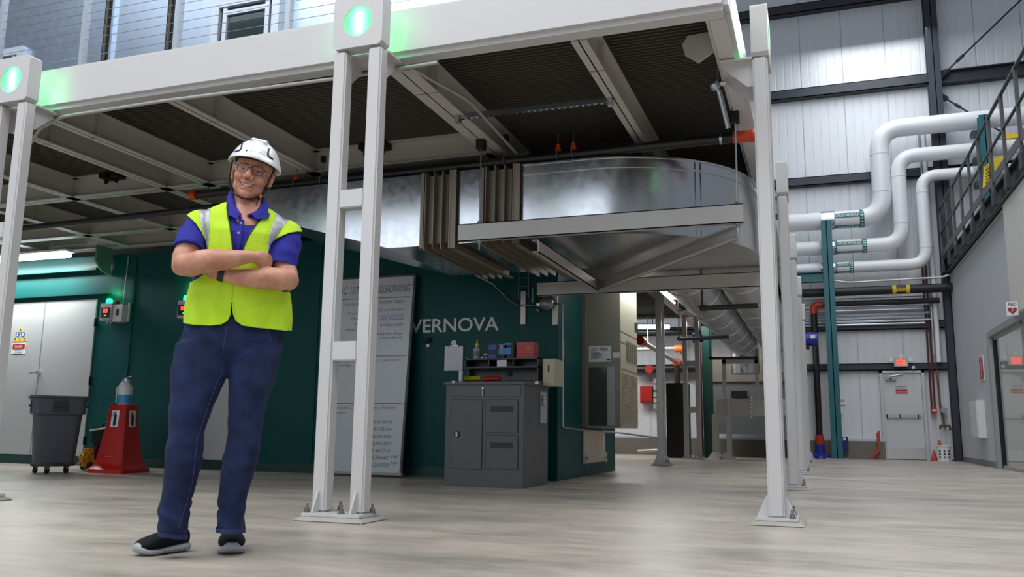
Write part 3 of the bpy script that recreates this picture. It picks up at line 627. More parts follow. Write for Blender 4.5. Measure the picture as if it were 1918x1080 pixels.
# ------------------------------------------------------------------ gas train on the teal wall
GA = thing('gas_valve_assembly', 'small gas valve and regulator assembly on the teal wall over the workbench', 'valve', at(1015, 570, 'y', YE-.06))
def e(px_, py_, y=YE-.06): return at(px_, py_, 'y', y)
MB().tube([e(890, 515, YE-.3), e(925, 533), e(955, 562), e(972, 572), e(1004, 571)], .009, 8).build('flexible_hose', ZINC, GA)
MB().tube([e(978, 572), e(1042, 569), e(1054, 569), e(1055, 800)], .010, 8).build('steel_pipe', ZINC, GA)
MB().cyl(e(1008, 570), e(1020, 569), .07, 16).build('regulator_body', ZINC, GA)
MB().sph(e(1024, 568, YE-.10), .085).build('pressure_gauge', mat('gauge_grey', '#8a8d90', .35, metal=.5), GA)
MB().cyl(e(1019, 560), e(1019, 543), .018, 8).build('yellow_handle', YEL, GA); MB().cyl(e(1006, 581), e(1013, 576), .016, 8).build('yellow_handle', YEL, GA)
for x_ in (982, 1041): p = e(x_, 546, YE); B((p.x-.03, YE-.04, p.z-.40), (p.x+.03, YE, p.z+.0)).build('strut_bracket', STEEL, GA)
p = e(998, 566); MB().cyl(p, p+Vector((0, 0, .18)), .012, 8).build('vent_plug', ZINC, GA)
p = e(1055, 640, YE-.05); MB().cyl(p, p-Vector((0, 0, .18)), .013, 8).build('yellow_marker', YEL, GA)
# cable ladder going up behind
t = thing('cable_ladder', 'narrow wire cable ladder on the dark teal wall under the duct', 'cable tray', at(980, 520, 'y', YE))
p0, p1 = at(972, 498, 'y', YE-.03), at(990, 558, 'y', YE-.03)
for x_ in (p0.x, p1.x): MB().cyl((x_, YE-.03, p1.z), (x_, YE-.03, 2.9), .006, 6).build('side_wire', ZINC, t)
for k in range(8): MB().cyl((p0.x, YE-.03, p1.z+.05+k*.1), (p1.x, YE-.03, p1.z+.05+k*.1), .004, 6).build('rung', ZINC, t)
# ------------------------------------------------------------------ wall-hung HVAC unit on the side of the enclosure
HV = thing('wall_air_conditioner', 'tall beige wall-hung air conditioning unit on the side of the teal enclosure', 'air conditioner', (-2.6, 11.3, .6))
yh = 10.75; xr = at(1163, 700, 'y', yh).x; yb = at(1194, 700, 'x', xr).y
zb = at(1163, 801, 'y', yh).z
HB = mat('hvac_front', '#8f8b80', .5, metal=.2)
B((XE, yh, zb), (xr, yb, 2.75)).build('cabinet_body', BEIGE, HV, bevel=.008)
B((XE, yh-.004, zb+.01), (xr-.01, yh, 2.74)).build('front_plate', HB, HV)
B((XE, yh-.03, zb), (XE+.05, yh, 2.74)).build('mounting_angle', MATS['weathered_flange'], HV)
a, b = at(1103, 688, 'y', yh-.01), at(1137, 797, 'y', yh-.01)
B((a.x, yh-.012, b.z), (b.x, yh-.004, a.z)).build('inspection_window', mat('dark_window', '#4b4c49', .15), HV)
a, b = at(1137, 686, 'y', yh-.01), at(1152, 797, 'y', yh-.01)
B((a.x, yh-.012, b.z), (b.x, yh-.004, a.z)).build('control_strip', mat('pale_strip', '#aab2b5', .4), HV)
for k, (ya, yb_, pa, pb) in enumerate([(.06, .94, 688, 794)]):
    za = at(1165, 688, 'y', yh).z; gm = MB(); n = 26
    for i in range(n): zz = zb+.05+(za-zb-.1)*i/n; gm.box((xr, yh+.05, zz), (xr+.012, yb-.05, zz+.012))
    gm.build('louvre_grille', mat('louvre_beige', '#b3a98f', .5), HV)
gm = MB(); z6 = at(1165, 655, 'y', yh).z
for i in range(6): yy = yh+.35+i*.12; gm.box((xr, yy, z6-.12), (xr+.008, yy+.05, z6+.15))
gm.build('filter_slots', mat('louvre_dark', '#7b735f', .5), HV)
for py_ in (620, 640, 690): zz = at(1164, py_, 'y', yh).z; B((xr, yh, zz), (xr+.004, yb, zz+.008)).build('panel_joint', BROWNST, HV)
zz = at(1180, 610, 'y', yh+.8).z; B((xr, yh+.9, zz-.06), (xr+.01, yh+1.1, zz+.06)).build('badge', BLACK, HV)
t = thing('notice_sheet', 'white printed notice with handwritten number taped to the beige wall unit', 'notice', at(1124, 662, 'y', yh))
a, b = at(1103, 648, 'y', yh-.006), at(1145, 677, 'y', yh-.006); yn = yh-.008
B((a.x, yn-.001, b.z), (b.x, yn, a.z)).build('sheet', PAPER, t)
m = MB(); m.text('221-7984', (a.x+.03, yn-.002, a.z-.065), (1, 0, 0), (0, 0, 1), .045, width=(b.x-a.x)*.75, ex=.001)
for i in range(7): m.box((a.x+.03, yn-.003, a.z-.085-.013*i), (a.x+.03+(b.x-a.x)*(.35+.1*((i*7) % 3)), yn-.001, a.z-.081-.013*i))
m.box((b.x-.06, yn-.003, b.z+.02), (b.x-.015, yn-.001, b.z+.035)); m.build('print', INK, t)
a, b = at(1148, 657, 'y', yh-.006), at(1161, 670, 'y', yh-.006)
t = thing('warning_label', 'small white label with orange header right of the notice sheet', 'label', a)
B((a.x, yn-.001, b.z), (b.x, yn, a.z)).build('sticker', PAPER, t); B((a.x, yn-.003, a.z-.015), (b.x, yn-.001, a.z)).build('orange_header', ORANGE, t)
# white box and grommets low on the enclosure side
a, b = at(1091, 805, 'x', XE), at(1130, 862, 'x', XE)
t = thing('wall_access_panel', 'cream access panel low on the teal side wall below the beige unit', 'panel', (XE, a.y, .5))
B((XE, a.y, at(1090, 868, 'x', XE).z), (XE+.03, b.y, a.z)).build('panel', mat('cream_panel', '#d8cbbd', .5), t, bevel=.004)
for px_, py_ in ((1098, 858), (1134, 856)):
    p = at(px_, py_, 'x', XE+.03); m = MB(); m.lathe(p, [(.012, .0), (.07, .0), (.07, .012), (.012, .012)], 20, ax=(1, 0, 0)); m.build('round_escutcheon', mat('washer_pale', '#b9c6c2', .4), t)
    MB().cyl(p, p+Vector((.014, 0, 0)), .02, 12).build('hole_plug', BLACK, t)
pipe('gas_line', 'thin grey gas line with yellow sleeve running right along the foot of the beige unit', [at(1055, 800, 'x', XE+.03), at(1095, 805, 'x', XE+.03), at(1160, 810, 'x', XE+.04), at(1235, 820, 'x', XE+.5)], .013, ZINC, 'pipe')
# ------------------------------------------------------------------ whiteboard
t = thing('whiteboard', 'tall whiteboard covered in handwriting leaning on the teal wall behind the column', 'whiteboard', (-5.3, 9.4, 0))
BX0, BX1, BH = -5.86, -4.735, 2.42
by0, by1 = 9.30, 9.52
up = Vector((0, by1-by0, BH)).normalized(); nb = Vector((1, 0, 0)).cross(up); O = Vector((BX0, by0, .05)); BW = BX1-BX0; BL = 2.43
def bp_(u, v, n=0): return O + Vector((u, 0, 0)) + up*v + nb*n
def bpl(u0, v0, u1, v1, n0, n1): 
    q = [bp_(u0, v0, n0), bp_(u1, v0, n0), bp_(u1, v1, n0), bp_(u0, v1, n0)]; return q, nb*(n1-n0)
m = MB(); m.prism(*bpl(0, 0, BW, BL, 0, .012)); m.build('writing_surface', mat('board_white', '#cdd3d6', .25), t)
m = MB()
for r in ((-.02, -.02, 0, BL+.02), (BW, -.02, BW+.03, BL+.02), (-.02, BL, BW+.03, BL+.025)): m.prism(*bpl(*r, -.01, .02))
m.build('frame', mat('board_frame', '#4f4f50', .5), t)
m = MB(); m.prism(*bpl(-.02, -.03, BW+.04, .0, -.01, .05)); m.build('marker_tray', mat('tray_grey', '#a4a2a3', .4), t)
KS = mat('marker_black', '#5b5c60', .6); BS = mat('marker_blue', '#4b58a0', .6); RS = mat('marker_red', '#b4756a', .6)
def wr_(mt, s, u, v, h, w=None): MB().text(s, bp_(u, v, .013), (1, 0, 0), up, h, width=w, ex=.001, shear=.12, bold=-.008).build('handwriting', mt, t)
for vv in (BL-.27, BL-1.02, .82): MB().prism(*bpl(.03, vv, BW-.03, vv+.008, .0125, .0135)).build('ruled_line', KS, t)
wr_(KS, 'GC 107 COMMISSIONING', .06, BL-.20, .10, BW-.10); wr_(KS, 'TODAYS TASKS', .66, BL-.345, .042, .34); wr_(KS, 'I - Lockout', .10, BL-.35, .035, .3)
for i, s_ in enumerate(('(518) 701-704 709', '(518) 378-344', '(518) 860-4956', '(442) 994-0479', '(518) 441-7518', '(518) 364-4407', '(518) 258-2509')): wr_(KS, s_, .66, .58-.085*i, .04, .31)
for i in range(4): wr_(KS, ('Commission', 'Material', 'Unit', 'Rework')[i], .22+.06*(i % 3), BL-.47-.07*i, .03, .22)
for i, (s_, v) in enumerate((('GC-unit Hot Swaps', .44), ('Run Cat reset circuits', .52), ('test Results', .56), ('WET BENCH SWEEP', .64), ('Wall Bolt Riser', .75), ('to Mezzanine Booth Slip', .80))): wr_(BS, s_, .67+.03*(i % 2), BL-v, .035, .36-.04*(i % 2))
for a_ in (('UNIT BLD', .14, BL-1.14, .03, .2), ('on the week', .08, .70, .03, .25), ('FAI', 1.0, .10, .035, .08), ('FAI', 1.0, .17, .035, .08)): wr_(BS, *a_)
for a_ in (('Command Center', .06, .755, .045, .5), ('Contact Numbers', .60, .755, .045, .42), ('LONG TERM TASKS', .08, BL-1.09, .03, .4), ('FINAL TOUR & SAFETY', .60, BL-1.085, .03, .42)): wr_(RS, *a_)
# ------------------------------------------------------------------ wheeled bin
BIN = mat('bin_grey', '#4b5058', .55, bump=.1, bscale=200)
bx, by = -8.675, 7.94
t = thing('wheeled_bin', 'tall dark grey wheeled rubbish bin in front of the grey double door', 'bin', (bx, by, 0))
zt = at(108, 740, 'y', by-.3).z
def rr(hx, hy, z, r=.07, n=5):
    out = []
    for (cx_, cy_, a0) in ((hx-r, hy-r, 0), (-hx+r, hy-r, 90), (-hx+r, -hy+r, 180), (hx-r, -hy+r, 270)):
        for i in range(n+1): a = math.radians(a0+90*i/n); out.append((bx+cx_+r*math.cos(a), by+cy_+r*math.sin(a), z))
    return out
th = math.radians(-38); Rz = lambda p: (bx+(p[0]-bx)*math.cos(th)-(p[1]-by)*math.sin(th), by+(p[0]-bx)*math.sin(th)+(p[1]-by)*math.cos(th), p[2])
def rings(lst): return [[Rz(p) for p in rr(hx, hy, z)] for hx, hy, z in lst]
k = .84
m = MB(); m.loft(rings([(.235*k, .235*k, .10), (.255*k, .255*k, .13), (.30*k, .30*k, zt-.22), (.335*k, .335*k, zt-.215), (.345*k, .345*k, zt-.03), (.37*k, .37*k, zt-.025), (.372*k, .372*k, zt), (.335*k, .335*k, zt), (.31*k, .31*k, zt-.2)])); m.build('tub', BIN, t)
for s_ in (0, 1, 2, 3):
    a_ = th + s_*R90; n_ = Vector((math.sin(a_), -math.cos(a_), 0)); q = Vector((math.cos(a_), math.sin(a_), 0)); c = Vector((bx, by, zt-.12))+n_*.278
    m = MB(); 
    for (u0, u1, w0, w1, e0, e1) in ((-.075, .075, -.012, .012, 0, .03),): m.prism([c+q*u0+Vector((0, 0, w0)), c+q*u1+Vector((0, 0, w0)), c+q*u1+Vector((0, 0, w1)), c+q*u0+Vector((0, 0, w1))], n_*.035)
    m.prism([c+q*-.08+Vector((0, 0, -.07))+n_*.012, c+q*.08+Vector((0, 0, -.07))+n_*.012, c+q*.08+Vector((0, 0, .07))+n_*.012, c+q*-.08+Vector((0, 0, .07))+n_*.012], n_*.003); m.build('grip_recess', mat('bin_dark', '#33363b', .6), t)
dm = MB(); dm.lathe((bx, by, .085), [(.22, 0), (.235, .0), (.24, .035), (.22, .035)], 28); dm.lathe((bx, by, .085), [(.001, 0), (.23, 0), (.23, .02), (.001, .02)], 28); dm.build('dolly', mat('dolly_dark', '#2c2d30', .5), t)
for i in range(5):
    a_ = math.radians(72*i-60); c = Vector((bx+.18*math.cos(a_), by+.18*math.sin(a_), .035))
    w_ = MB(); w_.cyl(c-Vector((.012, .004, 0)), c+Vector((.012, .004, 0)), .035, 16).build('castor_wheel', RUBBER, t)
    f_ = MB(); f_.prism([c+Vector((-.018, 0, 0)), c+Vector((-.018, .03, .05)), c+Vector((-.018, -.03, .05))], (.004, 0, 0)); f_.prism([c+Vector((.014, 0, 0)), c+Vector((.014, .03, .05)), c+Vector((.014, -.03, .05))], (.004, 0, 0)); f_.build('castor_fork', MATS['conduit_grey'], t)
# ------------------------------------------------------------------ red extinguisher stand with extinguisher
sx, sy = -8.13, 8.42
t = thing('extinguisher_stand', 'red tapered plastic pedestal stand between the bin and the man', 'stand', (sx, sy, 0))
rot = math.radians(3)
def sq(h, z, c=.32):
    pts = [(h, -h*c), (h, h*c), (h*c, h), (-h*c, h), (-h, h*c), (-h, -h*c), (-h*c, -h), (h*c, -h)] if 0 else [(h, -h+.02), (h, h-.02), (h-.02, h), (-h+.02, h), (-h, h-.02), (-h, -h+.02), (-h+.02, -h), (h-.02, -h)]
    return [(sx+a*math.cos(rot)-b*math.sin(rot), sy+a*math.sin(rot)+b*math.cos(rot), z) for a, b in pts]
zs = at(215, 758, 'y', sy).z
m = MB(); m.loft([sq(.255, 0), sq(.255, .045), sq(.225, .075), sq(.20, .12), sq(.165, zs*.45), sq(.135, zs*.75), sq(.125, zs-.02), sq(.13, zs)]); m.build('pedestal', RED, t)
n1 = Vector((math.sin(rot), -math.cos(rot), 0)); n2 = Vector((math.cos(rot), math.sin(rot), 0))
for n_ in (n1, -n2, n2, -n1):
    if n_.y > .5: continue
    q = Vector((-n_.y, n_.x, 0)); sl = Vector((0, 0, 1))
    c = Vector((sx, sy, zs-.17))+n_*.137
    tl = (Vector((0, 0, 1))-n_*.06).normalized()
    o = MB().prism([c+q*-.055+tl*-.10, c+q*.055+tl*-.10, c+q*.055+tl*.10, c+q*-.055+tl*.10], n_*.002).build('white_label', PAPER, t)
    c2 = c+n_*.003; s_ = MB(); s_.prism([c2+q*-.02+tl*-.085, c2+q*.022+tl*-.085, c2+q*.022+tl*.045, c2+q*.008+tl*.06, c2+q*-.006+tl*.06, c2+q*-.02+tl*.045], n_*.001); s_.prism([c2+q*-.004+tl*.06, c2+q*.006+tl*.06, c2+q*.006+tl*.08, c2+q*-.004+tl*.08], n_*.001)
    s_.prism([c2+q*-.03+tl*.075, c2+q*.004+tl*.078, c2+q*.004+tl*.07, c2+q*-.028+tl*.062, c2+q*-.04+tl*.02, c2+q*-.046+tl*.02], n_*.001); s_.build('extinguisher_symbol', INK, o)
    c3 = Vector((sx, sy, .19))+n_*.192; MB().prism([c3+q*-.05, c3+q*.05, c3+q*.05+tl*.01, c3+q*-.05+tl*.01], n_*.004).build('moulded_ledge', mat('red_worn', '#c75a50', .5), t)
ex, ey = sx, sy
t = thing('fire_extinguisher', 'white fire extinguisher with blue band standing on the red pedestal', 'fire extinguisher', (ex, ey, zs))
r = .082; zx = at(229, 712, 'y', ey).z
m = MB(); m.lathe((ex, ey, zs), [(.02, 0), (r*.95, 0), (r, .012), (r, zx-zs-.10), (r*.93, zx-zs-.07), (r*.6, zx-zs-.035), (.025, zx-zs-.02), (.024, zx-zs)], 28); m.build('cylinder', mat('ext_white', '#e1e3e3', .35), t)
MB().lathe((ex, ey, zs+.015), [(r, 0), (r+.0015, 0), (r+.0015, .11), (r, .11)], 28).build('blue_band', mat('ext_blue', '#3f92cf', .4), t)
m = MB(); m.cyl((ex, ey, zx), (ex, ey, zx+.03), .02, 12); m.build('valve', ZINC, t)
m = MB(); m.tube([(ex-.02, ey, zx+.03), (ex+.05, ey-.02, zx+.045), (ex+.11, ey-.04, zx+.04)], .008, 8); m.tube([(ex, ey, zx+.02), (ex+.06, ey-.03, zx+.005), (ex+.11, ey-.05, zx-.015)], .008, 8); m.build('squeeze_handle', ZINC, t)
MB().tube([(ex, ey-.01, zx+.03), (ex-.03, ey-.02, zx-.0), (ex-.05, ey-.088, zx-.10), (ex-.05, ey-.088, zx-.28)], .007, 8).build('hose', PAPER, t)
MB().sph((ex+.0, ey-.01, zx+.05), (.012, .012, .025), 10, 8).build('blue_pin_tag', BLUEP, t)
# floor machine with coiled yellow hose between bin and stand
cx0 = at(165, 850, 'y', 8.75)
t = thing('coiled_hose', 'yellow hose coil hanging on a red wheeled device behind the bin', 'hose', (cx0.x, 8.6, .1))
random.seed(3)
hc = at(163, 856, 'y', 8.5)
m = MB()
for i in range(22):
    a_ = math.radians(i*360/22+random.uniform(-9, 9)); L = random.uniform(.07, .13); wv = random.uniform(.018, .03)
    dr = Vector((math.cos(a_), 0, math.sin(a_))); pn = Vector((-math.sin(a_), 0, math.cos(a_))); yy = random.uniform(-.05, .03)
    pts = [hc+dr*(L*.5*(1-math.cos(q)))+pn*(wv*math.sin(q))+Vector((0, yy+.02*math.sin(2*q), 0)) for q in [2*math.pi*j/14 for j in range(14)]]
    m.tube(pts, .0085, 7, closed=True)
m.build('hose_coil', mat('yellow_hose', '#f0b825', .5), t)
MB().tube([hc+Vector((-.01, 0, -.1)), hc+Vector((.0, -.03, -.18)), hc+Vector((.05, -.03, -.235)), hc+Vector((.25, -.02, -.24))], .009, 8).build('hose_tail', MATS['yellow_hose'], t)
t = thing('floor_machine', 'low red and black wheeled machine half hidden behind the bin', 'machine', (hc.x, 8.7, 0))
hx = hc.x
B((hx-.19, 8.62, .06), (hx+.02, 8.95, .30)).build('red_body', mat('dark_red_body', '#7d1f1c', .45), t, bevel=.02)
B((hx-.16, 8.66, .30), (hx+.22, 8.98, .55)).build('black_hood', BLACK, t, bevel=.04)
MB().tube([(hx-.15, 8.66, .50), (hx+.12, 8.64, .53)], .013, 8).build('grip_bar', STEEL, t)
MB().tube([(hx+.0, 8.7, .50), (hx+.03, 8.7, .60), (hx+.17, 8.7, .61), (hx+.2, 8.7, .5)], .012, 8).build('carry_handle', BLACK, t)
for xx in (-.15, -.03): MB().cyl((hx+xx, 8.60, .06), (hx+xx, 8.62, .06), .06, 16).build('wheel', RUBBER, t)
# ------------------------------------------------------------------ workbench cabinet
cx0, cx1 = at(832, 909, 'z', 0).x, -2.81; yc, yk = 8.2, 9.02; zc_ = at(980, 712, 'y', yc).z
cx0 = at(834, 800, 'y', yc).x; cx1 = at(981, 800, 'y', yc).x
t = thing('tool_workbench', 'dark grey steel workbench cabinet with door and drawers against the teal wall', 'workbench', ((cx0+cx1)/2, 8.6, 0))
B((cx0, yc, 0), (cx1, yk, zc_-.04)).build('cabinet_body', DKGREY, t, bevel=.004)
m = MB().prism([(cx0-.02, yc-.02, zc_-.04), (cx0-.02, yc-.02, zc_-.01), (cx0-.02, yk, zc_+.05), (cx0-.02, yk, zc_-.04)], (cx1-cx0+.04, 0, 0)); m.build('sloped_top', DKGREY, t, bevel=.003)
def cf(xa, ya, xb, yb): return at(xa, ya, 'y', yc), at(xb, yb, 'y', yc)
GAP = mat('gap_dark', '#2a2a2d', .5)
def front(xa, ya, xb, yb, nm):
    a, b = cf(xa, ya, xb, yb); g = MB(); g.box((a.x-.006, yc-.002, b.z-.006), (b.x+.006, yc, a.z+.006)); g.build('shadow_gap', GAP, t)
    return B((a.x, yc-.012, b.z), (b.x, yc-.001, a.z)).build(nm, DKGREY, t, bevel=.003), a, b
d1, a, b = front(847, 748, 902, 878, 'cabinet_door')
hp = at(857, 813, 'y', yc); m = MB(); m.lathe((hp.x, yc-.012, hp.z), [(.001, .006), (.028, .006), (.034, .004), (.036, 0)], 20, ax=(0, -1, 0)); m.build('round_latch', BLACK, d1); B((hp.x-.012, yc-.03, hp.z-.025), (hp.x+.012, yc-.018, hp.z+.025)).build('latch_paddle', CHROME, d1, bevel=.003)
for ya, yb in ((748, 810), (815, 878)):
    d1, a, b = front(911, ya, 970, yb, 'drawer'); zc2 = a.z-.09; B((a.x+.05, yc-.014, zc2-.035), (b.x-.05, yc-.0115, zc2+.02)).build('recessed_pull', GAP, d1)
a, b = at(842, 722, 'y', yc), at(975, 742, 'y', yc)
dd_ = B((a.x, yc-.012, b.z), (b.x, yc-.001, a.z)).build('top_drawer', DKGREY, t, bevel=.003)
lp = at(906, 731, 'y', yc); m = MB(); m.cyl((lp.x, yc-.012, lp.z+.02), (lp.x, yc-.03, lp.z+.02), .013, 12); m.box((lp.x-.004, yc-.03, lp.z-.06), (lp.x+.006, yc-.026, lp.z+.01)); m.build('lock_with_key', CHROME, dd_)
# riser with pigeonholes
rx0, rx1, ry = at(870, 690, 'y', 8.72).x, at(1008, 690, 'y', 8.72).x, 8.72; zr0 = zc_+.02; zr1 = at(900, 671, 'y', ry).z; zm = (zr0+zr1)/2+.03
R2 = MB(); R2.box((rx0, ry+.22, zr0-.05), (rx1, yk, zr1)); R2.box((rx0, ry, zr1-.015), (rx1, yk, zr1)); R2.box((rx0, ry, zm-.008), (rx1, yk, zm+.008)); R2.box((rx0, ry, zm), (rx0+.012, yk, zr1)); R2.box((rx1-.012, ry, zr0-.04), (rx1, yk, zr1)); R2.box((rx0, ry+.1, zr0-.05), (rx0+.012, yk, zr1))
w3 = (rx1-rx0)/3
for k_ in (1, 2): R2.box((rx0+w3*k_-.006, ry, zm), (rx0+w3*k_+.006, yk, zr1))
R2.build('pigeonhole_riser', mat('riser_dark', '#3b3b3f', .4), t)
p = at(955, 700, 'y', ry+.21); MB().cyl((p.x, ry+.222, p.z), (p.x, ry+.215, p.z), .03, 18).build('cable_hole', BLACK, t)
p = at(940, 680, 'y', ry); B((p.x-.055, ry-.004, p.z-.035), (p.x+.055, ry+.0, p.z+.035)).build('white_tag', PAPER, t)
for px_, py_ in ((849, 715), (1005, 716)):
    p = at(px_, py_, 'y', yc-.02); MB().sph((p.x, yc-.015, p.z), (.022, .008, .015), 12, 8).build('white_magnet', PAPER, t)
# small lockbox on the right side
xs = at(1014, 700, 'y', 8.78).x
t = thing('lock_box', 'small cream steel box hung on the right end of the workbench', 'box', (xs, 8.9, 1.3))
a = at(1012, 672, 'y', 8.75); b = at(1034, 722, 'y', 8.75); c_ = at(1014, 722, 'y', 8.75)
xs = max(xs, cx1+.024)
B((xs, 8.74, c_.z), (xs+.14, 9.04, a.z)).build('box_body', BEIGE, t, bevel=.004); B((xs+.01, 8.736, c_.z+.02), (xs+.13, 8.74, a.z-.02)).build('lid', BEIGE, t, bevel=.002)
B((xs+.06, 8.732, c_.z+.14), (xs+.075, 8.737, c_.z+.22)).build('lock_slot', BLACK, t)
xs2 = cx1+.002
t = thing('plastic_sleeve', 'clear document sleeve hanging on the side of the grey workbench', 'document', (xs2, 8.8, .9))
a, b = at(1013, 733, 'x', xs2+.01), at(1013, 792, 'x', xs2+.01)
B((xs2, 8.72, b.z), (xs2+.008, 8.94, a.z)).build('sleeve', mat('sleeve_grey', '#a9abb0', .15), t)
m = MB()
for k_ in range(3): m.cyl((xs2+.012, 8.78, a.z-.05-.04*k_), (xs2+.035, 8.80, a.z-.06-.04*k_), .018, 10)
m.build('key_bunch', CHROME, t)
# items standing on the workbench riser
zt_ = zr1
def px_on(px_, z, y): # x coordinate under pixel column px_ at height z and depth y
    return at(px_, 671, 'y', y).x
yt = ry+.10
x = px_on(893, zt_, yt); t = thing('spray_bottle', 'small clear bottle with yellow nozzle at the left of the riser shelf', 'bottle', (x, yt, zt_))
MB().lathe((x, yt, zt_), [(.001, 0), (.04, 0), (.042, .01), (.042, .11), (.03, .13), (.016, .14), (.016, .15)], 20).build('bottle_body', mat('bottle_pale', '#9fa8a8', .3), t)
MB().lathe((x, yt, zt_+.15), [(.018, 0), (.018, .025), (.007, .035), (.005, .075)], 14).build('nozzle', YEL, t)
MB().lathe((x, yt, zt_+.03), [(.0425, 0), (.0435, 0), (.0435, .06), (.0425, .06)], 20).build('printed_label', mat('label_grey', '#6d7272', .5), t)
x = px_on(876, zt_, yt); tag(MB().lathe((x, yt, zt_), [(.001, 0), (.03, 0), (.03, .022), (.001, .022)], 16).build('tape_roll', mat('tape_grey', '#55585a', .6)), 'small grey tape roll left of the yellow-nozzled bottle', 'tape')
x = px_on(911, zt_, yt); t = thing('paint_cup', 'small white printed cup on the riser left of the blue packs', 'cup', (x, yt, zt_))
MB().lathe((x, yt, zt_), [(.001, 0), (.034, 0), (.036, .06), (.034, .062), (.001, .062)], 18).build('cup_body', mat('cup_pale', '#b5b1ac', .5), t)
MB().lathe((x, yt, zt_+.015), [(.0352, 0), (.0362, 0), (.0366, .03), (.0355, .03)], 18).build('red_print', mat('faded_red', '#7a4a45', .5), t)
x = px_on(903, zt_, yt-.05); tag(MB().sph((x, yt-.05, zt_+.012), (.018, .018, .012), 12, 8).build('foam_plug', PAPER), 'tiny white foam plug beside the printed cup', 'plug')
for i, (xa, xb, h, c1, lb) in enumerate(((917, 933, .165, '#2a4fa0', 'blue striped tool pack, leftmost of the three blue packs'), (936, 947, .165, '#3a86d6', 'sky blue battery pack with yellow spot, middle of the three blue packs'), (946, 960, .18, '#3a86d6', 'sky blue battery pack, rightmost of the three blue packs'))):
    x0_, x1_ = px_on(xa, zt_, yt), px_on(xb, zt_, yt); t = thing('battery_pack', lb, 'battery pack', ((x0_+x1_)/2, yt, zt_), 'blue packs on the workbench riser')
    B((x0_, yt-.04, zt_), (x1_+.03, yt+.08, zt_+h)).build('pack_body', mat('pack_dark', '#16181f', .5), t, bevel=.008)
    mc = mat('pack_'+c1[1:], c1, .45)
    for za, zb_ in (((.0, .045), (.10, .155)) if i == 0 else ((.045, .115), (h-.03, h-.01))): B((x0_+.004, yt-.044, zt_+za), (x1_-.004, yt-.04, zt_+zb_)).build('blue_panel', mc, t)
    if i == 1: MB().sph(((x0_+x1_)/2, yt-.046, zt_+.125), (.02, .004, .01), 12, 8).build('yellow_spot', YEL, t)
x0_, x1_ = px_on(970, zt_, yt), px_on(1003, zt_, yt)
t = thing('red_carton', 'red cardboard box at the right end of the riser shelf', 'box', (x0_, yt, zt_))
B((x0_, yt-.05, zt_), (x1_, yt+.10, zt_+.175)).build('carton_body', RED, t, bevel=.003)
m = MB()
for k_ in range(3): m.box((x0_+.12, yt-.052, zt_+.06+.03*k_), (x1_-.03-.01*k_, yt-.05, zt_+.07+.03*k_))
m.build('white_print', mat('faded_pink', '#c98f88', .6), t)
x = px_on(864, zc_, 8.45); y_ = 8.45; zz = zc_+.01
tag(MB().lathe((x, y_, zz), [(.001, 0), (.022, 0), (.022, .09), (.025, .09), (.025, .11), (.001, .11)], 16).build('pill_bottle', PAPER), 'slim white bottle standing at the left end of the workbench top', 'bottle')
x = px_on(886, zc_, y_+.1); tag(MB().tube([(x-.10, y_+.12, zz+.035), (x, y_+.12, zz+.038), (x+.09, y_+.12, zz+.04)], .026, 12).build('yellow_tool', mat('tool_yellow', '#b9a91e', .5)), 'yellow hand tool lying on the workbench top', 'tool')
x = px_on(921, zc_, y_+.1); tag(MB().tube([(x-.09, y_+.12, zz+.03), (x, y_+.12, zz+.036), (x+.09, y_+.12, zz+.03)], .024, 12).build('red_tool', RED), 'red hand tool lying on the workbench top', 'tool')
# clipboard on the teal wall
a, b = at(833, 647, 'y', YE-.02), at(866, 693, 'y', YE-.02)
t = thing('clipboard', 'clipboard with white paper hooked on the teal wall left of the workbench riser', 'clipboard', a)
B((a.x-.003, YE-.012, b.z-.02), (b.x+.01, YE, a.z)).build('backing_board', mat('board_blue', '#16324a', .5), t); B((a.x, YE-.016, b.z), (b.x, YE-.012, a.z-.01)).build('paper_sheet', PAPER, t)
m = MB()
for k_ in range(12): m.box((a.x+.03, YE-.0175, a.z-.06-.022*k_), (b.x-.03-.02*(k_ % 3), YE-.016, a.z-.057-.022*k_))
m.build('faint_print', mat('faint_grey', '#a9adb4', .6), t)
MB().tube([((a.x+b.x)/2-.07, YE-.02, a.z-.025), ((a.x+b.x)/2-.06, YE-.025, a.z), ((a.x+b.x)/2+.06, YE-.025, a.z), ((a.x+b.x)/2+.07, YE-.02, a.z-.025)], .006, 8).build('spring_clip', CHROME, t)
MB().cyl(((a.x+b.x)/2, YE-.02, a.z+.03), ((a.x+b.x)/2, YE, a.z+.03), .036, 20).build('white_hook', PAPER, t)
p = at(800, 639, 'y', YE-.03); t = thing('marker_holder', 'small cluster of dark markers on a magnet left of the clipboard', 'marker holder', p)
for k_ in range(3): MB().cyl(p+Vector((-.05, 0, -.02+.022*k_)), p+Vector((.05, 0, .0+.022*k_)), .011, 10).build('marker', mat('marker_navy', '#15203f', .4), t)
MB().cyl(p+Vector((.01, 0, -.05)), p+Vector((.01, .03, -.05)), .022, 14).build('magnet', PAPER, t)
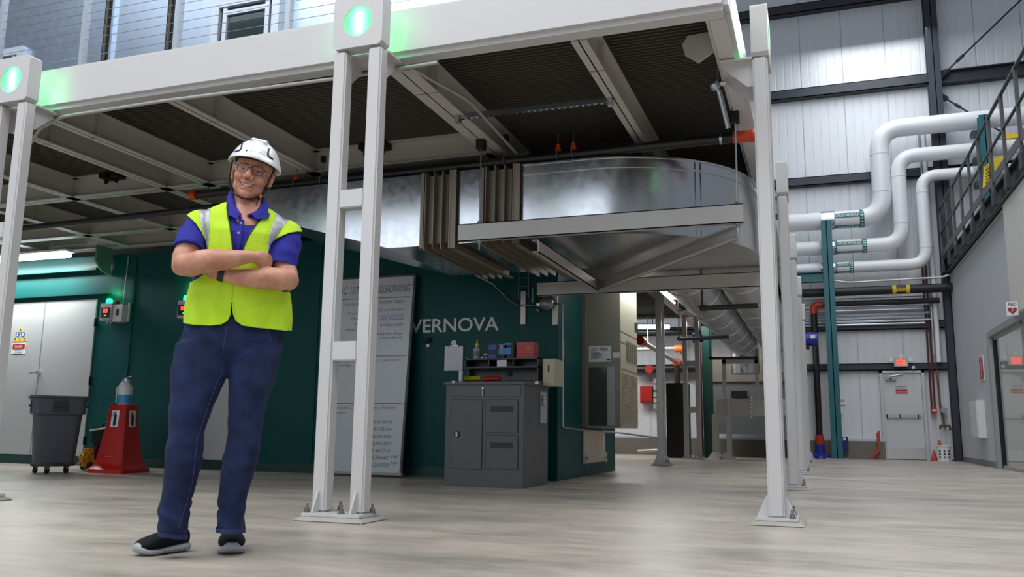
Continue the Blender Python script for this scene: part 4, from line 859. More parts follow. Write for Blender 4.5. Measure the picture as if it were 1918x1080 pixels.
# ------------------------------------------------------------------ chilled water pipes
YP = 21.55
def pt(px_, py_, y=YP): return at(px_, py_, 'y', y)
def label_band(t, xa, xb, zc, r, txt, y=YP):
    TL = mat('label_teal', '#0f5a5a', .5)
    for x_ in (xa, xb):
        MB().lathe((x_-.05, y, zc), [(r, 0), (r+.006, 0), (r+.006, .1), (r, .1)], 28, ax=(1, 0, 0)).build('arrow_band', TL, t)
        m = MB()
        for k_ in range(9):
            a_ = math.radians(200+20*k_); c = Vector((x_, y+math.cos(a_)*(r+.008), zc+math.sin(a_)*(r+.008))) if 0 else Vector((x_, y-math.sin(math.radians(20*k_))*(r+.008), zc+math.cos(math.radians(20*k_))*(r+.008)))
            tn = Vector((0, -math.cos(math.radians(20*k_)), -math.sin(math.radians(20*k_)))); n_ = Vector((0, -math.sin(math.radians(20*k_)), math.cos(math.radians(20*k_))))
            m.prism([c-Vector((.035, 0, 0))-tn*.012, c+Vector((.01, 0, 0))-tn*.012, c+Vector((.01, 0, 0))-tn*.025, c+Vector((.04, 0, 0)), c+Vector((.01, 0, 0))+tn*.025, c+Vector((.01, 0, 0))+tn*.012, c-Vector((.035, 0, 0))+tn*.012], n_*.003)
        m.build('flow_arrows', mat('arrow_pale', '#bfe0dc', .5), t)
    for ang in (74, 150):
        a_ = math.radians(ang); n_ = Vector((0, -math.sin(a_), math.cos(a_))); up_ = Vector((0, math.cos(a_), math.sin(a_))); c = Vector((xa+.05, y, zc))+n_*(r+.004)
        hh = r*.27 if ang == 74 else r*.16
        m = MB(); m.prism([c-up_*hh, c+Vector((xb-xa-.1, 0, 0))-up_*hh, c+Vector((xb-xa-.1, 0, 0))+up_*hh, c+up_*hh], n_*.004); m.build('text_band', TL, t)
        m = MB(); m.text(txt, c+n_*.006-up_*hh*.62+Vector((.02, 0, 0)), (1, 0, 0), up_, hh*1.25, width=xb-xa-.14, ex=.002, bold=.02); m.build('band_lettering', mat('arrow_pale', '#bfe0dc', .5), t)
def elbow_pipe(name, label, lo, vert, hi, r, bandpx, txt):
    A0 = pt(*lo); V = pt(*vert); Hh = pt(*hi)
    path = [Vector((-3.5, YP, A0.z)), Vector((V.x, YP, A0.z)), Vector((V.x, YP, Hh.z)), Vector((9, YP, Hh.z))]
    t = thing(name, label, 'pipe', A0, 'white chilled water pipes'); MB().tube(bend(path, r*2.6, 10), r, 28).build('insulated_run', PIPEW, t)
    for q in (0, 1):
        pass
    if txt: xa, xb = pt(bandpx[0], lo[1]).x, pt(bandpx[1], lo[1]).x; label_band(t, xa, xb, A0.z, r, txt)
    for (x_, z_) in ((V.x, A0.z+r*2.9), (V.x, Hh.z-r*2.9)): MB().lathe((x_, YP, z_), [(r, -.02), (r+.006, -.02), (r+.006, .02), (r, .02)], 28).build('jacket_seam', PIPEW, t)
    for x_ in (pt(1546, lo[1]).x,): MB().lathe((x_-.1, YP, A0.z), [(r+.002, 0), (r+.014, 0), (r+.014, .3), (r+.002, .3)], 28, ax=(1, 0, 0)).build('saddle', ZINC, t)
    return A0.z
z1_ = elbow_pipe('chilled_water_pipe', 'thickest white insulated pipe, uppermost of the three chilled water pipes', (1571, 412), (1649, 320), (1800, 228), .215, (1559, 1614), 'CHILLED WATER SUP')
z2_ = elbow_pipe('chilled_water_pipe', 'middle one of the three white insulated chilled water pipes', (1600, 461), (1686, 380), (1800, 283), .17, (1563, 1619), 'CHILLED WATER SUP')
z3_ = elbow_pipe('chilled_water_pipe', 'thinnest white insulated pipe, lowest of the three chilled water pipes', (1640, 498), (1731, 420), (1800, 324), .135, (1563, 1595), 'CHILLED WATER SUP')
# teal pipe supports
t = thing('pipe_support', 'tall teal steel post carrying the white pipes beside the exit door', 'post', (.32, 21.1, 0))
a, b = at(1537, 415, 'y', 21.15), at(1557, 415, 'y', 21.15); zt2 = a.z; b0 = at(1565, 858, 'y', 21.15); xc = (a.x+b.x)/2; hw = (b.x-a.x)/2
m = MB(); m.box((xc-hw, 21.05, 0), (xc+hw, 21.07, zt2)); m.box((xc-hw, 21.26, 0), (xc+hw, 21.28, zt2)); m.box((xc-.01, 21.05, 0), (xc+.01, 21.28, zt2)); m.build('i_section_post', TEALC, t, smooth=False)
for py_ in (520,): 
    z_ = at(1500, py_, 'y', 21.15).z; m = MB(); m.box((-3, 21.08, z_-.12), (xc, 21.26, z_-.1)); m.box((-3, 21.08, z_+.1), (xc, 21.26, z_+.12)); m.box((-3, 21.16, z_-.12), (xc, 21.18, z_+.12)); m.build('cross_arm', TEALC, t, smooth=False)
for z_ in (z1_-.24, z2_-.2, z3_-.16): B((xc-.05, 21.28, z_-.1), (xc+.05, 21.72, z_-.0)).build('bracket_arm', TEALC, t)
m = MB(); m.box((xc-.25, 20.95, 0), (xc+.25, 21.4, .03)); m.build('base_plate', GROUT, t)
t = thing('pipe_support', 'upper teal steel bracket post holding the white pipes behind the walkway railing', 'post', at(1840, 230, 'y', 21.1))
a, b = at(1831, 218, 'y', 21.1), at(1852, 218, 'y', 21.1)
m = MB(); m.box((a.x, 21.0, 4.45), (b.x, 21.02, a.z)); m.box((a.x, 21.2, 4.5), (b.x, 21.22, a.z)); m.box(((a.x+b.x)/2-.01, 21.0, 4.5), ((a.x+b.x)/2+.01, 21.22, a.z)); m.build('i_section_post', TEALC, t, smooth=False)
for py_ in (250, 300, 345): z_ = at(1820, py_, 'y', 21.1).z; B((a.x-.15, 21.05, z_-.06), (a.x, 21.35, z_+.06)).build('bracket_arm', DGREEN, t)
# ------------------------------------------------------------------ dark pipes and conduits along the far wall
def hrun(name, label, xa, ya, xb, yb, y, r, matr, cat='pipe', group=None, seg=12):
    a, b = at(xa, ya, 'y', y), at(xb, yb, 'y', y); z = (a.z+b.z)/2
    return tag(MB().tube([(-3, y, z), (b.x, y, z)], r, seg).build(name, matr), label, cat, group), z, b
z_ = at(1680, 542, 'y', 21.6).z; xr_ = 2.99
t = thing('gas_pipe', 'thick black gas pipe with yellow label bands along the far wall', 'pipe', (1, 21.6, z_))
MB().tube([(-3, 21.6, z_), (xr_, 21.6, z_)], .105, 20).build('pipe_run', BLACKP, t)
xa, xb = at(1671, 542, 'y', 21.6).x, at(1704, 542, 'y', 21.6).x
for x_ in (xa, xb-.08): MB().lathe((x_, 21.6, z_), [(.105, 0), (.112, 0), (.112, .08), (.105, .08)], 20, ax=(1, 0, 0)).build('yellow_band', YEL, t)
m = MB(); n_ = Vector((0, -1, -.25)).normalized(); up_ = Vector((0, -.25, 1)).normalized(); c = Vector((xa+.08, 21.6, z_))+n_*.108
m.prism([c-up_*.035, c+Vector((xb-xa-.16, 0, 0))-up_*.035, c+Vector((xb-xa-.16, 0, 0))+up_*.035, c+up_*.035], n_*.004); m.build('yellow_text_band', YEL, t)
m = MB(); m.text('NATURAL GAS', c+n_*.006-up_*.022+Vector((.01, 0, 0)), (1, 0, 0), up_, .045, width=xb-xa-.18, ex=.001); m.build('band_lettering', INK, t)
zb1 = at(1680, 565, 'y', 21.9).z
t = thing('sprinkler_riser', 'black sprinkler pipe with orange elbow dropping to the floor beside the teal post', 'pipe', (0, 21.9, 0))
vx = at(1527, 640, 'y', 21.9).x
MB().tube([(vx, 21.9, zb1), (2.75, 21.9, zb1)], .07, 16).build('horizontal_run', BLACKP, t); MB().tube([(vx, 21.9, zb1-.05), (vx, 21.9, .25)], .075, 16).build('vertical_run', BLACKP, t)
MB().tube(bend([(vx+.22, 21.9, zb1), (vx, 21.9, zb1), (vx, 21.9, zb1-.22)], .12), .09, 16).build('orange_elbow', ORANGE, t)
MB().cyl((vx, 21.9, .33), (vx, 21.9, .55), .10, 16).build('orange_coupling', ORANGE, t); MB().lathe((vx, 21.9, 0), [(.26, 0), (.24, .06), (.12, .12), (.10, .33)], 20).build('blue_base_flange', BLUEP, t)
for i, py_ in enumerate((533-0, 556, 575, 584, 592, 600, 608)):
    pass
labs2 = ['topmost of the thin steel conduits racked on the far wall', 'second steel conduit down in the far wall rack', 'third steel conduit down in the far wall rack', 'fourth steel conduit down in the far wall rack', 'fifth steel conduit down in the far wall rack', 'sixth steel conduit down in the far wall rack', 'lowest of the thin steel conduits racked on the far wall']
for i, py_ in enumerate((556, 572, 580, 587.5, 594, 600.5, 606.5)):
    z_ = at(1650, py_, 'y', 22.2).z; tag(MB().tube([(-3, 22.2, z_), (2.6 if i % 2 else 2.45, 22.2, z_)], .032 if i > 2 else .024, 10).build('wall_conduit', ZINC), labs2[i], 'conduit', 'conduits racked on the far wall')
a = at(1500, 527, 'y', 21.4); pipe('bent_conduit', 'pale bent conduit crossing the far aisle above the black gas pipe', [at(1496, 529, 'y', 21.4), at(1566, 525.5, 'y', 21.4), at(1588, 529, 'y', 21.4), at(1765, 519, 'y', 21.4), at(1782, 513, 'y', 21.4)], .024, mat('pale_conduit', '#b9b9b2', .4, metal=.4), 'conduit')
for px0, px1_, py0, py1, r, mt, lb in ((1746, 1758, 490, 678, .055, PIPEW, 'tall light grey drain pipe on the far wall near the dark column'), (1738, 1746, 490, 665, .03, ZINC, 'slim steel conduit standing left of the grey drain pipe')):
    a, b = at(px0, py0, 'y', 22.1), at(px1_, py1, 'y', 22.1); tag(MB().tube([(a.x, 22.1, 8), (a.x, 22.1, b.z)], r, 14).build('drain_pipe', mt), lb, 'pipe')
DR = mat('dark_red_line', '#5a2a26', .4)
for px_, lb, zb2 in ((1741, 'left of two thin dark red lines dropping to the red pull box', 768), (1747, 'right of two thin dark red lines dropping to the red pull box', 768)):
    a, b = at(px_, 700, 'y', 22.25), at(px_, zb2, 'y', 22.25); tag(MB().tube([(a.x, 22.25, 5.2), (a.x, 22.25, b.z)], .022, 8).build('red_conduit', DR), lb, 'conduit', 'thin dark red lines')
p = at(1749, 768, 'y', 22.2); t = thing('pull_station', 'small red fire alarm pull box right of the exit door', 'alarm', p)
B((p.x-.06, 22.15, p.z-.08), (p.x+.06, 22.3, p.z+.08)).build('red_body', RED, t, bevel=.005); B((p.x-.035, 22.14, p.z-.02), (p.x+.035, 22.15, p.z+.02)).build('pull_bar', PAPER, t)
p = at(1768, 768, 'y', 22.2); t = thing('junction_box', 'round grey junction box near the dark column', 'junction box', p)
MB().cyl((p.x, 22.15, p.z), (p.x, 22.3, p.z), .07, 18).build('round_box', ZINC, t); MB().tube([(p.x-.08, 22.25, 2.1), (p.x-.07, 22.25, 1.3), (p.x, 22.25, .75)], .025, 8).build('copper_pipe', mat('copper_brown', '#7a5a50', .4), t)
MB().tube([(p.x-.1, 22.2, .72), (p.x-.1, 22.2, .80), (p.x+.1, 22.2, .80), (p.x+.1, 22.2, .70)], .03, 8).build('valve_body', mat('brass_dark', '#5b5148', .4, metal=.5), t)
# ------------------------------------------------------------------ exit door
YX = YW-.06
a, b = at(1647.5, 694, 'y', YX-.06), at(1730, 694, 'y', YX-.06)
dx0, dx1, dz = 1.385, 2.36, a.z
t = thing('door_1', None, None, (dx0, YX, 0)); tag(t, kind='structure')
m = MB(); m.box((dx0, YX-.12, 0), (dx0+.07, YX+.05, dz)); m.box((dx1-.07, YX-.12, 0), (dx1, YX+.05, dz)); m.box((dx0, YX-.12, dz-.07), (dx1, YX+.05, dz)); m.build('door_frame', mat('frame_pale', '#c4c6c8', .45), t, bevel=.004)
lf = B((dx0+.075, YX-.07, .015), (dx1-.075, YX-.02, dz-.075)).build('door_leaf', mat('leaf_pale', '#cdcfcf', .4), t)
B((dx0+.10, YX-.075, .03), (dx1-.09, YX-.07, .28)).build('kick_plate', CHROME, lf)
m = MB(); zz = at(1690, 779, 'y', YX-.12).z; m.box((dx0+.12, YX-.13, zz-.035), (dx1-.12, YX-.10, zz+.035)); m.build('panic_bar', ZINC, lf, bevel=.008)
for x_ in (dx0+.12, dx0+.40, dx1-.19): B((x_-.015, YX-.14, zz-.04), (x_+.015, YX-.07, zz+.04)).build('bar_end', BLACK, lf)
MB().lathe((dx1-.15, YX-.07, zz), [(.001, .02), (.035, .02), (.05, .0)], 16, ax=(0, -1, 0)).build('lock_housing', ZINC, lf)
B((dx0+.12, YX-.15, dz-.24), (dx0+.36, YX-.07, dz-.15)).build('closer_body', mat('closer_grey', '#a2a5a8', .4), lf, bevel=.006); MB().tube([(dx0+.2, YX-.11, dz-.14), (dx0+.5, YX-.12, dz-.09)], .014, 8).build('closer_arm', ZINC, lf)
B((dx0+.20, YX-.155, dz-.215), (dx0+.27, YX-.15, dz-.18)).build('blue_badge', BLUEP, lf)
a, b = at(1677, 722, 'y', YX-.08), at(1700, 737, 'y', YX-.08)
t = thing('door_notice', 'small red and black emergency exit notice on the pale exit door', 'sign', a)
m = MB()
m.text('EMERGENCY', ((a.x+b.x)/2, YX-.072, a.z-.03), (1, 0, 0), (0, 0, 1), .035, width=b.x-a.x, align='CENTER', ex=.001); m.text('EXIT ONLY', ((a.x+b.x)/2, YX-.072, a.z-.08), (1, 0, 0), (0, 0, 1), .035, width=(b.x-a.x)*.85, align='CENTER', ex=.001); m.build('black_lettering', INK, t)
B((a.x, YX-.074, b.z), (b.x, YX-.071, a.z-.095)).build('red_panel', RED, t)
m = MB(); m.text('ALARM WILL SOUND', ((a.x+b.x)/2, YX-.075, b.z+.03), (1, 0, 0), (0, 0, 1), .03, width=(b.x-a.x)*.9, align='CENTER', ex=.001); m.build('white_lettering', PAPER, t)
a, b = at(1674, 670, 'y', 22.1), at(1701, 686, 'y', 22.1); zc2 = (a.z+b.z)/2
t = thing('exit_sign', 'lit red EXIT sign with two emergency lamp heads above the pale door', 'sign', a)
B((a.x, 22.07, b.z), (b.x, 22.15, a.z)).build('sign_body', mat('sign_grey', '#b9b9b6', .4), t, bevel=.005)
B((a.x+.05, 22.065, b.z+.02), (b.x-.05, 22.07, a.z-.02)).build('red_face', emis('exit_face', '#f08c80', .9), t)
m = MB(); m.text('EXIT', ((a.x+b.x)/2, 22.065, b.z+.035), (1, 0, 0), (0, 0, 1), a.z-b.z-.07, width=(b.x-a.x)*.62, align='CENTER', ex=.003, bold=.02); m.build('exit_lettering', emis('exit_red', '#ff2a1e', 2.4), t)
for s_ in (-1, 1):
    c = Vector(((a.x+b.x)/2+s_*((b.x-a.x)/2+.06), 22.1, zc2+.06)); B(c-Vector((.045, .04, .05)), c+Vector((.045, .04, .05))).build('lamp_head', PAPER, t, bevel=.012)
B(((a.x+b.x)/2-.05, 22.07, a.z), ((a.x+b.x)/2+.05, 22.14, a.z+.08)).build('top_box', PAPER, t, bevel=.004)
p = at(1711, 688, 'y', 22.1); tag(MB().sph(p, .04).build('door_chime', PAPER), 'small round white sensor right of the exit sign', 'sensor')
# orange brace, blue case, signs left of the door
a = at(1643, 805, 'y', 22.0); t = thing('orange_bracket', 'rust orange folding bracket leaning beside the exit door', 'bracket', (a.x, 22, 0))
pts = [at(x, y, 'y', 22.05) for x, y in ((1646, 806), (1641, 812), (1645, 838), (1628, 860), (1634, 860), (1649, 843), (1648, 806))]
MB().prism(pts, (0, .06, 0)).build('folded_arm', mat('rust_orange', '#b5401c', .45), t)
a, b = at(1574, 817, 'y', 21.9), at(1590, 844, 'y', 21.9)
t = thing('blue_case', 'dark blue case with white label hanging right of the teal post', 'case', a); B((a.x, 21.9, b.z), (b.x, 22.1, a.z)).build('case_body', mat('navy', '#16225e', .4), t, bevel=.01); B((a.x+.06, 21.895, a.z-.09), (b.x-.05, 21.9, a.z-.02)).build('white_label', PAPER, t)
a, b = at(1571, 742, 'y', YW-.02), at(1584, 758, 'y', YW-.02)
t = thing('wall_notice', 'small white notice with red print on the far wall right of the teal post', 'sign', a); B((a.x, YW-.03, b.z), (b.x, YW-.01, a.z)).build('sheet', PAPER, t)
m = MB()
for k_ in range(3): m.box((a.x+.02, YW-.033, a.z-.07-.03*k_), (b.x-.02, YW-.03, a.z-.06-.03*k_))
m.build('red_print', RED, t)
p = at(1574, 772, 'y', YW-.05); tag(B((p.x-.04, YW-.09, p.z-.05), (p.x+.05, YW-.01, p.z+.05)).build('wall_switch', PAPER, bevel=.006), 'small white switch below the far wall notice', 'switch')
a, b = at(1756, 834, 'y', 21.75), at(1780, 862, 'y', 21.75); xc = (a.x+b.x)/2
t = thing('white_bucket', 'white printed bucket on the floor right of the exit door', 'bucket', (xc, 21.8, 0))
MB().lathe((xc, 21.8, 0), [(.001, 0), (.135, 0), (.155, .33), (.168, .33), (.168, .36), (.158, .36), (.15, .33), (.001, .1)], 28).build('bucket_body', PIPEW, t)
m = MB()
for s_ in (-.09, 0, .09):
    for k_ in range(3): m.box((xc+s_-.018, 21.8-.162+abs(s_)*.3, .08+.07*k_), (xc+s_+.018, 21.8-.150+abs(s_)*.3, .11+.07*k_))
m.build('black_print', INK, t)
p = at(1758, 832, 'y', 21.8); tag(MB().lathe((p.x+.02, 21.8, .36), [(.045, 0), (.02, .11), (.012, .12)], 16).build('mini_cone', ORANGE), 'tiny orange cone lying on top of the white bucket', 'cone')
t = thing('traffic_cone', 'orange cone half hidden at the left of the white bucket', 'cone', (xc-.2, 22.05, 0)); MB().lathe((xc-.17, 22.05, .02), [(.07, 0), (.02, .22), (.015, .23)], 16).build('cone_body', ORANGE, t); B((xc-.25, 21.97, 0), (xc-.09, 22.13, .02)).build('base', ORANGE, t)
# ------------------------------------------------------------------ signs and cabinet on the grey wall
XW = XR-.002
a, b = at(1834, 668, 'x', XW), at(1845, 712, 'x', XW)
t = thing('extinguisher_arrow_sign', 'narrow red sign with white down arrow on the grey wall', 'sign', a)
ya, yb = b.y, a.y; za, zb_ = a.z, at(1840, 712, 'x', XW).z
B((XW-.012, ya, zb_), (XW, yb, za)).build('white_backing', PAPER, t); B((XW-.014, ya+.03, zb_+.02), (XW-.012, yb-.03, za-.02)).build('red_field', RED, t)
ym = (ya+yb)/2; m = MB(); m.prism([(XW-.015, ym-.02, za-.12), (XW-.015, ym+.02, za-.12), (XW-.015, ym+.02, zb_+.12), (XW-.015, ym+.06, zb_+.12), (XW-.015, ym, zb_+.03), (XW-.015, ym-.06, zb_+.12), (XW-.015, ym-.02, zb_+.12)], (-.001, 0, 0)); m.build('down_arrow', PAPER, t)
m = MB(); m.text('FIRE', (XW-.0145, ym, za-.075), (0, -1, 0), (0, 0, 1), .04, width=abs(yb-ya)*.6, align='CENTER', ex=.001); m.build('white_lettering', PAPER, t)
a, b = at(1827, 752, 'x', XW), at(1853, 818, 'x', XW)
t = thing('wall_cabinet', 'white metal cabinet on the grey wall below the arrow sign', 'cabinet', a)
zt3, zb3 = at(1833, 751, 'x', XW).z, at(1835, 820, 'x', XW).z
B((XW-.14, b.y+.2, zb3), (XW, a.y-.2, zt3)).build('cabinet_body', mat('cab_white', '#dedddb', .35), t, bevel=.006); B((XW-.152, b.y+.23, zb3+.03), (XW-.14, a.y-.23, zt3-.03)).build('cabinet_door', mat('cab_white', '#dedddb', .35), t, bevel=.004); B((XW-.17, a.y-.35, (zt3+zb3)/2-.05), (XW-.152, a.y-.32, (zt3+zb3)/2+.05)).build('door_handle', ZINC, t)
p0, p1 = at(1884, 565, 'x', XR-.2), at(1907, 591, 'x', XR-.2)
yy = (p0.y+p1.y)/2; a, b = at(1884, 565, 'y', yy), at(1908, 590, 'y', yy)
t = thing('aed_sign', 'white AED flag sign with red heart projecting from the grey wall', 'sign', (a.x, yy, b.z))
B((a.x, yy, b.z), (b.x, yy+.01, a.z)).build('sign_board', PAPER, t)
xc = (a.x+b.x)/2; hh = a.z-b.z; m = MB(); m.text('AED', (xc, yy, a.z-hh*.30), (1, 0, 0), (0, 0, 1), hh*.22, width=(b.x-a.x)*.76, align='CENTER', ex=.002, bold=.02); m.build('aed_lettering', INK, t)
hs = hh*.30; hz = b.z+hh*.36; pts = []
for i in range(40):
    q = 2*math.pi*i/40; pts.append((xc+hs*(16*math.sin(q)**3)/16, yy-.002, hz+hs*(13*math.cos(q)-5*math.cos(2*q)-2*math.cos(3*q)-math.cos(4*q))/17))
ho = MB().prism(pts, (0, -.002, 0)).build('red_heart', RED, t)
s_ = hs; MB().prism([(xc+s_*x, yy-.005, hz+s_*z) for x, z in ((.45, .45), (-.1, .18), (.1, .05), (-.45, -.45), (.2, -.05), (.0, .08))], (0, -.001, 0)).build('lightning_bolt', PAPER, ho)
# small pot plant style spare: none
# ------------------------------------------------------------------ mid background between wall unit and near right column
a, b = at(1200, 723, 'y', 22.2), at(1223, 755, 'y', 22.2)
t = thing('red_alarm_panel', 'red fire alarm panel on the far white wall', 'alarm panel', a); B((a.x, 22.1, b.z), (b.x, 22.395, a.z)).build('panel_body', RED, t, bevel=.006); B((a.x+.02, 22.09, b.z+.02), (b.x-.02, 22.1, b.z+.08)).build('panel_lip', mat('dark_red_body', '#7d1f1c', .45), t)
gl = ['topmost of the small grey boxes beside the red alarm panel', 'second small grey box beside the red alarm panel', 'middle small grey box beside the red alarm panel', 'fourth small grey box with a red lamp beside the red alarm panel', 'lowest small grey box beside the red alarm panel']
for i, py_ in enumerate((713, 726, 739, 750, 761)):
    p = at(1229, py_, 'y', 22.2); t = thing('relay_box', gl[i], 'box', p, 'small grey boxes beside the red panel'); B((p.x-.06, 22.12, p.z-.065), (p.x+.06, 22.395, p.z+.065)).build('box_body', mat('relay_grey', '#a9a9a8', .4), t, bevel=.005)
    MB().sph((p.x, 22.115, p.z), .012, 8, 6).build('lamp', emis('red_led', '#ff3a2a', 3.0) if i == 3 else ZINC, t)
yc2 = 19.6; a, b = at(1247, 717, 'y', yc2), at(1288, 861, 'y', yc2)
t = thing('black_cabinet', 'tall plain black cabinet in the distance behind the white columns', 'cabinet', (a.x, yc2, 0)); B((a.x, yc2, 0), (b.x, yc2+.6, a.z)).build('cabinet_body', mat('cab_black', '#131314', .45), t, bevel=.01); B((a.x+.02, yc2-.01, .25), (b.x-.02, yc2, a.z-.03)).build('door_panel', mat('cab_black', '#131314', .45), t)
def hp_(name, lb, xa, ya, xb, yb, y, r, mt=BLACKP, cat='pipe'):
    a, b = at(xa, ya, 'y', y), at(xb, yb, 'y', y); 
    m = MB().tube([a, b], r, 12)
    if y < 21.6 and a.z > 1: c = a.lerp(b, .3); m.cyl(c, (c.x, c.y, 3.39), .012, 8)
    return tag(m.build(name, mt), lb, cat)
hp_('far_pipe', 'upper black pipe on the far wall behind the lone white column', 1190, 570, 1330, 571, 21.5, .05)
hp_('far_pipe', 'thick black pipe on the far wall level with the orange coupling', 1190, 691, 1330, 688, 22.0, .11)
hp_('far_pipe', 'dark red trimmed pipe high on the left of the lone white column', 1190, 562, 1238, 560, 20.5, .06, mat('dull_red_pipe', '#6b2a26', .4))
hp_('far_pipe', 'black pipe crossing right below the upper fluorescent glow', 1190, 622, 1300, 620, 20.9, .07)
hp_('far_pipe', 'grey pipe joining the bright orange coupling behind the columns', 1190, 654, 1270, 652, 20.8, .045, STEEL)
hp_('far_pipe', 'grey pipe low on the far wall left of the lone white column', 1195, 845, 1242, 843, 21.0, .05, STEEL)
t = thing('orange_coupling', 'bright orange grooved pipe elbow behind the white ladder columns', 'coupling', at(1272, 652, 'y', 20.8)); MB().tube(bend([at(1264, 653, 'y', 20.8), at(1277, 652, 'y', 20.8), at(1281, 659, 'y', 20.9)], .1), .09, 14).build('elbow', mat('bright_orange', '#ee6a1e', .4), t)
t = thing('diagonal_sprinkler_pipe', 'grey sprinkler pipe sloping down right with orange couplings in the distance', 'pipe', at(1230, 650, 'y', 19.5))
a, b = at(1200, 638, 'y', 18.0), at(1268, 678, 'y', 21.0); MB().tube([a, b], .055, 12).build('pipe_run', STEEL, t); MB().cyl(a-(b-a)*.02, a+(b-a)*.05, .1, 14).build('orange_coupling', ORANGE, t); MB().cyl(b-(b-a)*.03, b+(b-a)*.04, .1, 14).build('orange_coupling', ORANGE, t); MB().tube([b, Vector((b.x, b.y, .02))], .07, 12).build('drop_leg', BLACKP, t)
p = at(1216, 691, 'y', 21.9); tag(MB().lathe(p, [(.001, 0), (.11, 0), (.11, .04), (.001, .04)], 20, ax=(0, -1, 0)).cyl((p.x, p.y-.01, p.z), (p.x, YW, p.z), .03, 10).build('alarm_bell', RED), 'round red alarm bell on the black pipe of the far wall', 'bell')
p = at(1304, 633, 'y', 19.2); t = thing('blue_actuator', 'blue valve actuator beside the top of the far ladder column', 'actuator', p); MB().cyl(p-Vector((.07, 0, 0)), p+Vector((.06, 0, 0)), .11, 16).build('motor_body', BLUEP, t); B(p+Vector((.05, -.08, -.09)), p+Vector((.16, .08, .06))).build('gearbox', mat('navy', '#16225e', .4), t, bevel=.01)
p = at(1520, 635, 'y', 20.6); t = thing('blue_motor', 'blue electric motor showing behind the receding white columns', 'motor', p); MB().cyl(p-Vector((.25, 0, 0)), p+Vector((.13, 0, 0)), .15, 20).build('motor_body', BLUEP, t); B(p+Vector((-.02, -.16, .0)), p+Vector((.08, -.14, .08))).build('nameplate', PAPER, t); B(p+Vector((-.2, -.1, -.22)), p+Vector((-.05, .1, -.14))).build('mounting_foot', BLACK, t)
batten('fluorescent_light', 'glowing fluorescent batten seen past the beige wall unit', at(1120, 612, 'y', 20.5), at(1254, 612, 'y', 20.5), 16, .05, ec=9)
batten('fluorescent_light', 'thin bright light strip running away beside the left round duct', (-2.12, 10.2, 2.62), (-2.12, 13.6, 2.62), 20, .018, ec=5)
t = thing('equipment_stand', 'grey steel frame stand with bolted box beams in the far distance', 'stand', (-1, 19.5, 0)); SG = mat('stand_grey', '#bdbcb7', .45)
ys = 19.2
a, b = at(1341, 747, 'y', ys), at(1480, 778, 'y', ys); B((a.x, ys, b.z), (b.x, ys+.5, a.z)).build('box_beam', SG, t, bevel=.02)
B((a.x+.02, ys-.01, (a.z+b.z)/2-.02), (b.x, ys, (a.z+b.z)/2+.02)).build('mid_lip', SG, t)
for xa, xb, yt_, yb_ in ((1333, 1345, 775, 861), (1355, 1365, 778, 855)):
    a, b = at(xa, yt_, 'y', ys+.1), at(xb, yt_, 'y', ys+.1); B((a.x, ys+.1 if xa < 1350 else ys+.6, 0), (b.x, ys+.22 if xa < 1350 else ys+.72, a.z)).build('leg', SG, t, bevel=.006)
    MB().loft([[(a.x-.12, ys-.02, 0), (b.x+.12, ys-.02, 0), (b.x+.12, ys+.35, 0), (a.x-.12, ys+.35, 0)], [(a.x, ys+.08, .16), (b.x, ys+.08, .16), (b.x, ys+.24, .16), (a.x, ys+.24, .16)]]).build('flared_foot', SG, t)
for xa, xb, py0 in ((1352, 1361, 672), (1413, 1422, 672)):
    a, b = at(xa, py0, 'y', ys+.1), at(xb, 750, 'y', ys+.1); B((a.x, ys+.1, b.z), (b.x, ys+.2, a.z)).build('upright', SG, t)
a, b = at(1352, 672, 'y', ys+.1), at(1422, 680, 'y', ys+.1); B((a.x, ys+.1, b.z), (b.x, ys+.2, a.z)).build('top_bar', SG, t)
for px_ in (1364, 1408):
    m = MB()
    for k_ in range(7): p = at(px_, 744+k_*6, 'y', ys-.02); m.cyl(p, p+Vector((0, -.03, 0)), .022, 8)
    m.build('bolt_row', ZINC, t)
a, b = at(1330, 665, 'y', 20.9), at(1480, 780, 'y', 20.9); t = thing('machine_hood', 'weathered grey steel machine hood behind the far equipment stand', 'machine', a)
B((a.x, 20.9, at(1400, 714, 'y', 20.9).z), (b.x, 21.8, a.z)).build('hood_panel', mat('hood_grey', '#8a857c', .5, metal=.3, var=.15, vscale=4), t)
B((a.x, 20.95, 0.55), (b.x, 21.8, at(1400, 714, 'y', 20.9).z)).build('lower_panel', mat('lower_grey', '#6f7275', .5), t)
p0, p1 = at(1370, 732, 'y', 20.9), at(1400, 745, 'y', 20.9); B((p0.x, 20.85, p1.z), (p1.x, 20.9, p0.z)).build('dark_vent', BLACK, t)
for (xa, ya, xb, yb, yy, lb) in ((1315, 577, 1420, 572, 9.2, 'near black branch pipe crossing below the right round duct'), (1272, 634, 1365, 631, 13.0, 'middle black branch pipe crossing below the left round duct'), (1330, 671, 1420, 670, 17.5, 'farthest black branch pipe crossing below the round ducts')):
    a, b = at(xa, ya, 'y', yy), at(xb, yb, 'y', yy); t = thing('branch_pipe', lb, 'pipe', a, 'black branch pipes under the round ducts'); MB().tube([a, b], .028, 12).build('pipe_run', BLACKP, t)
    MB().tube([a+Vector((-.005, 0, .03)), a+Vector((0, 0, .0)), a+Vector((.04, 0, 0))], .036, 10).build('elbow_fitting', BLACKP, t); MB().cyl(a+Vector((.0, 0, .02)), Vector((a.x, a.y, 3.38 if yy > 10 else 2.25)), .01, 8).build('hanger_rod', BLACKP, t)
t = thing('teal_frame', 'dark teal upright behind the far white ladder column', 'post', (-2.2, 20.3, 0)); a, b = at(1313, 600, 'y', 20.3), at(1331, 600, 'y', 20.3); B((a.x, 20.3, 0), (b.x, 20.45, 3.1)).build('upright', DGREEN, t)
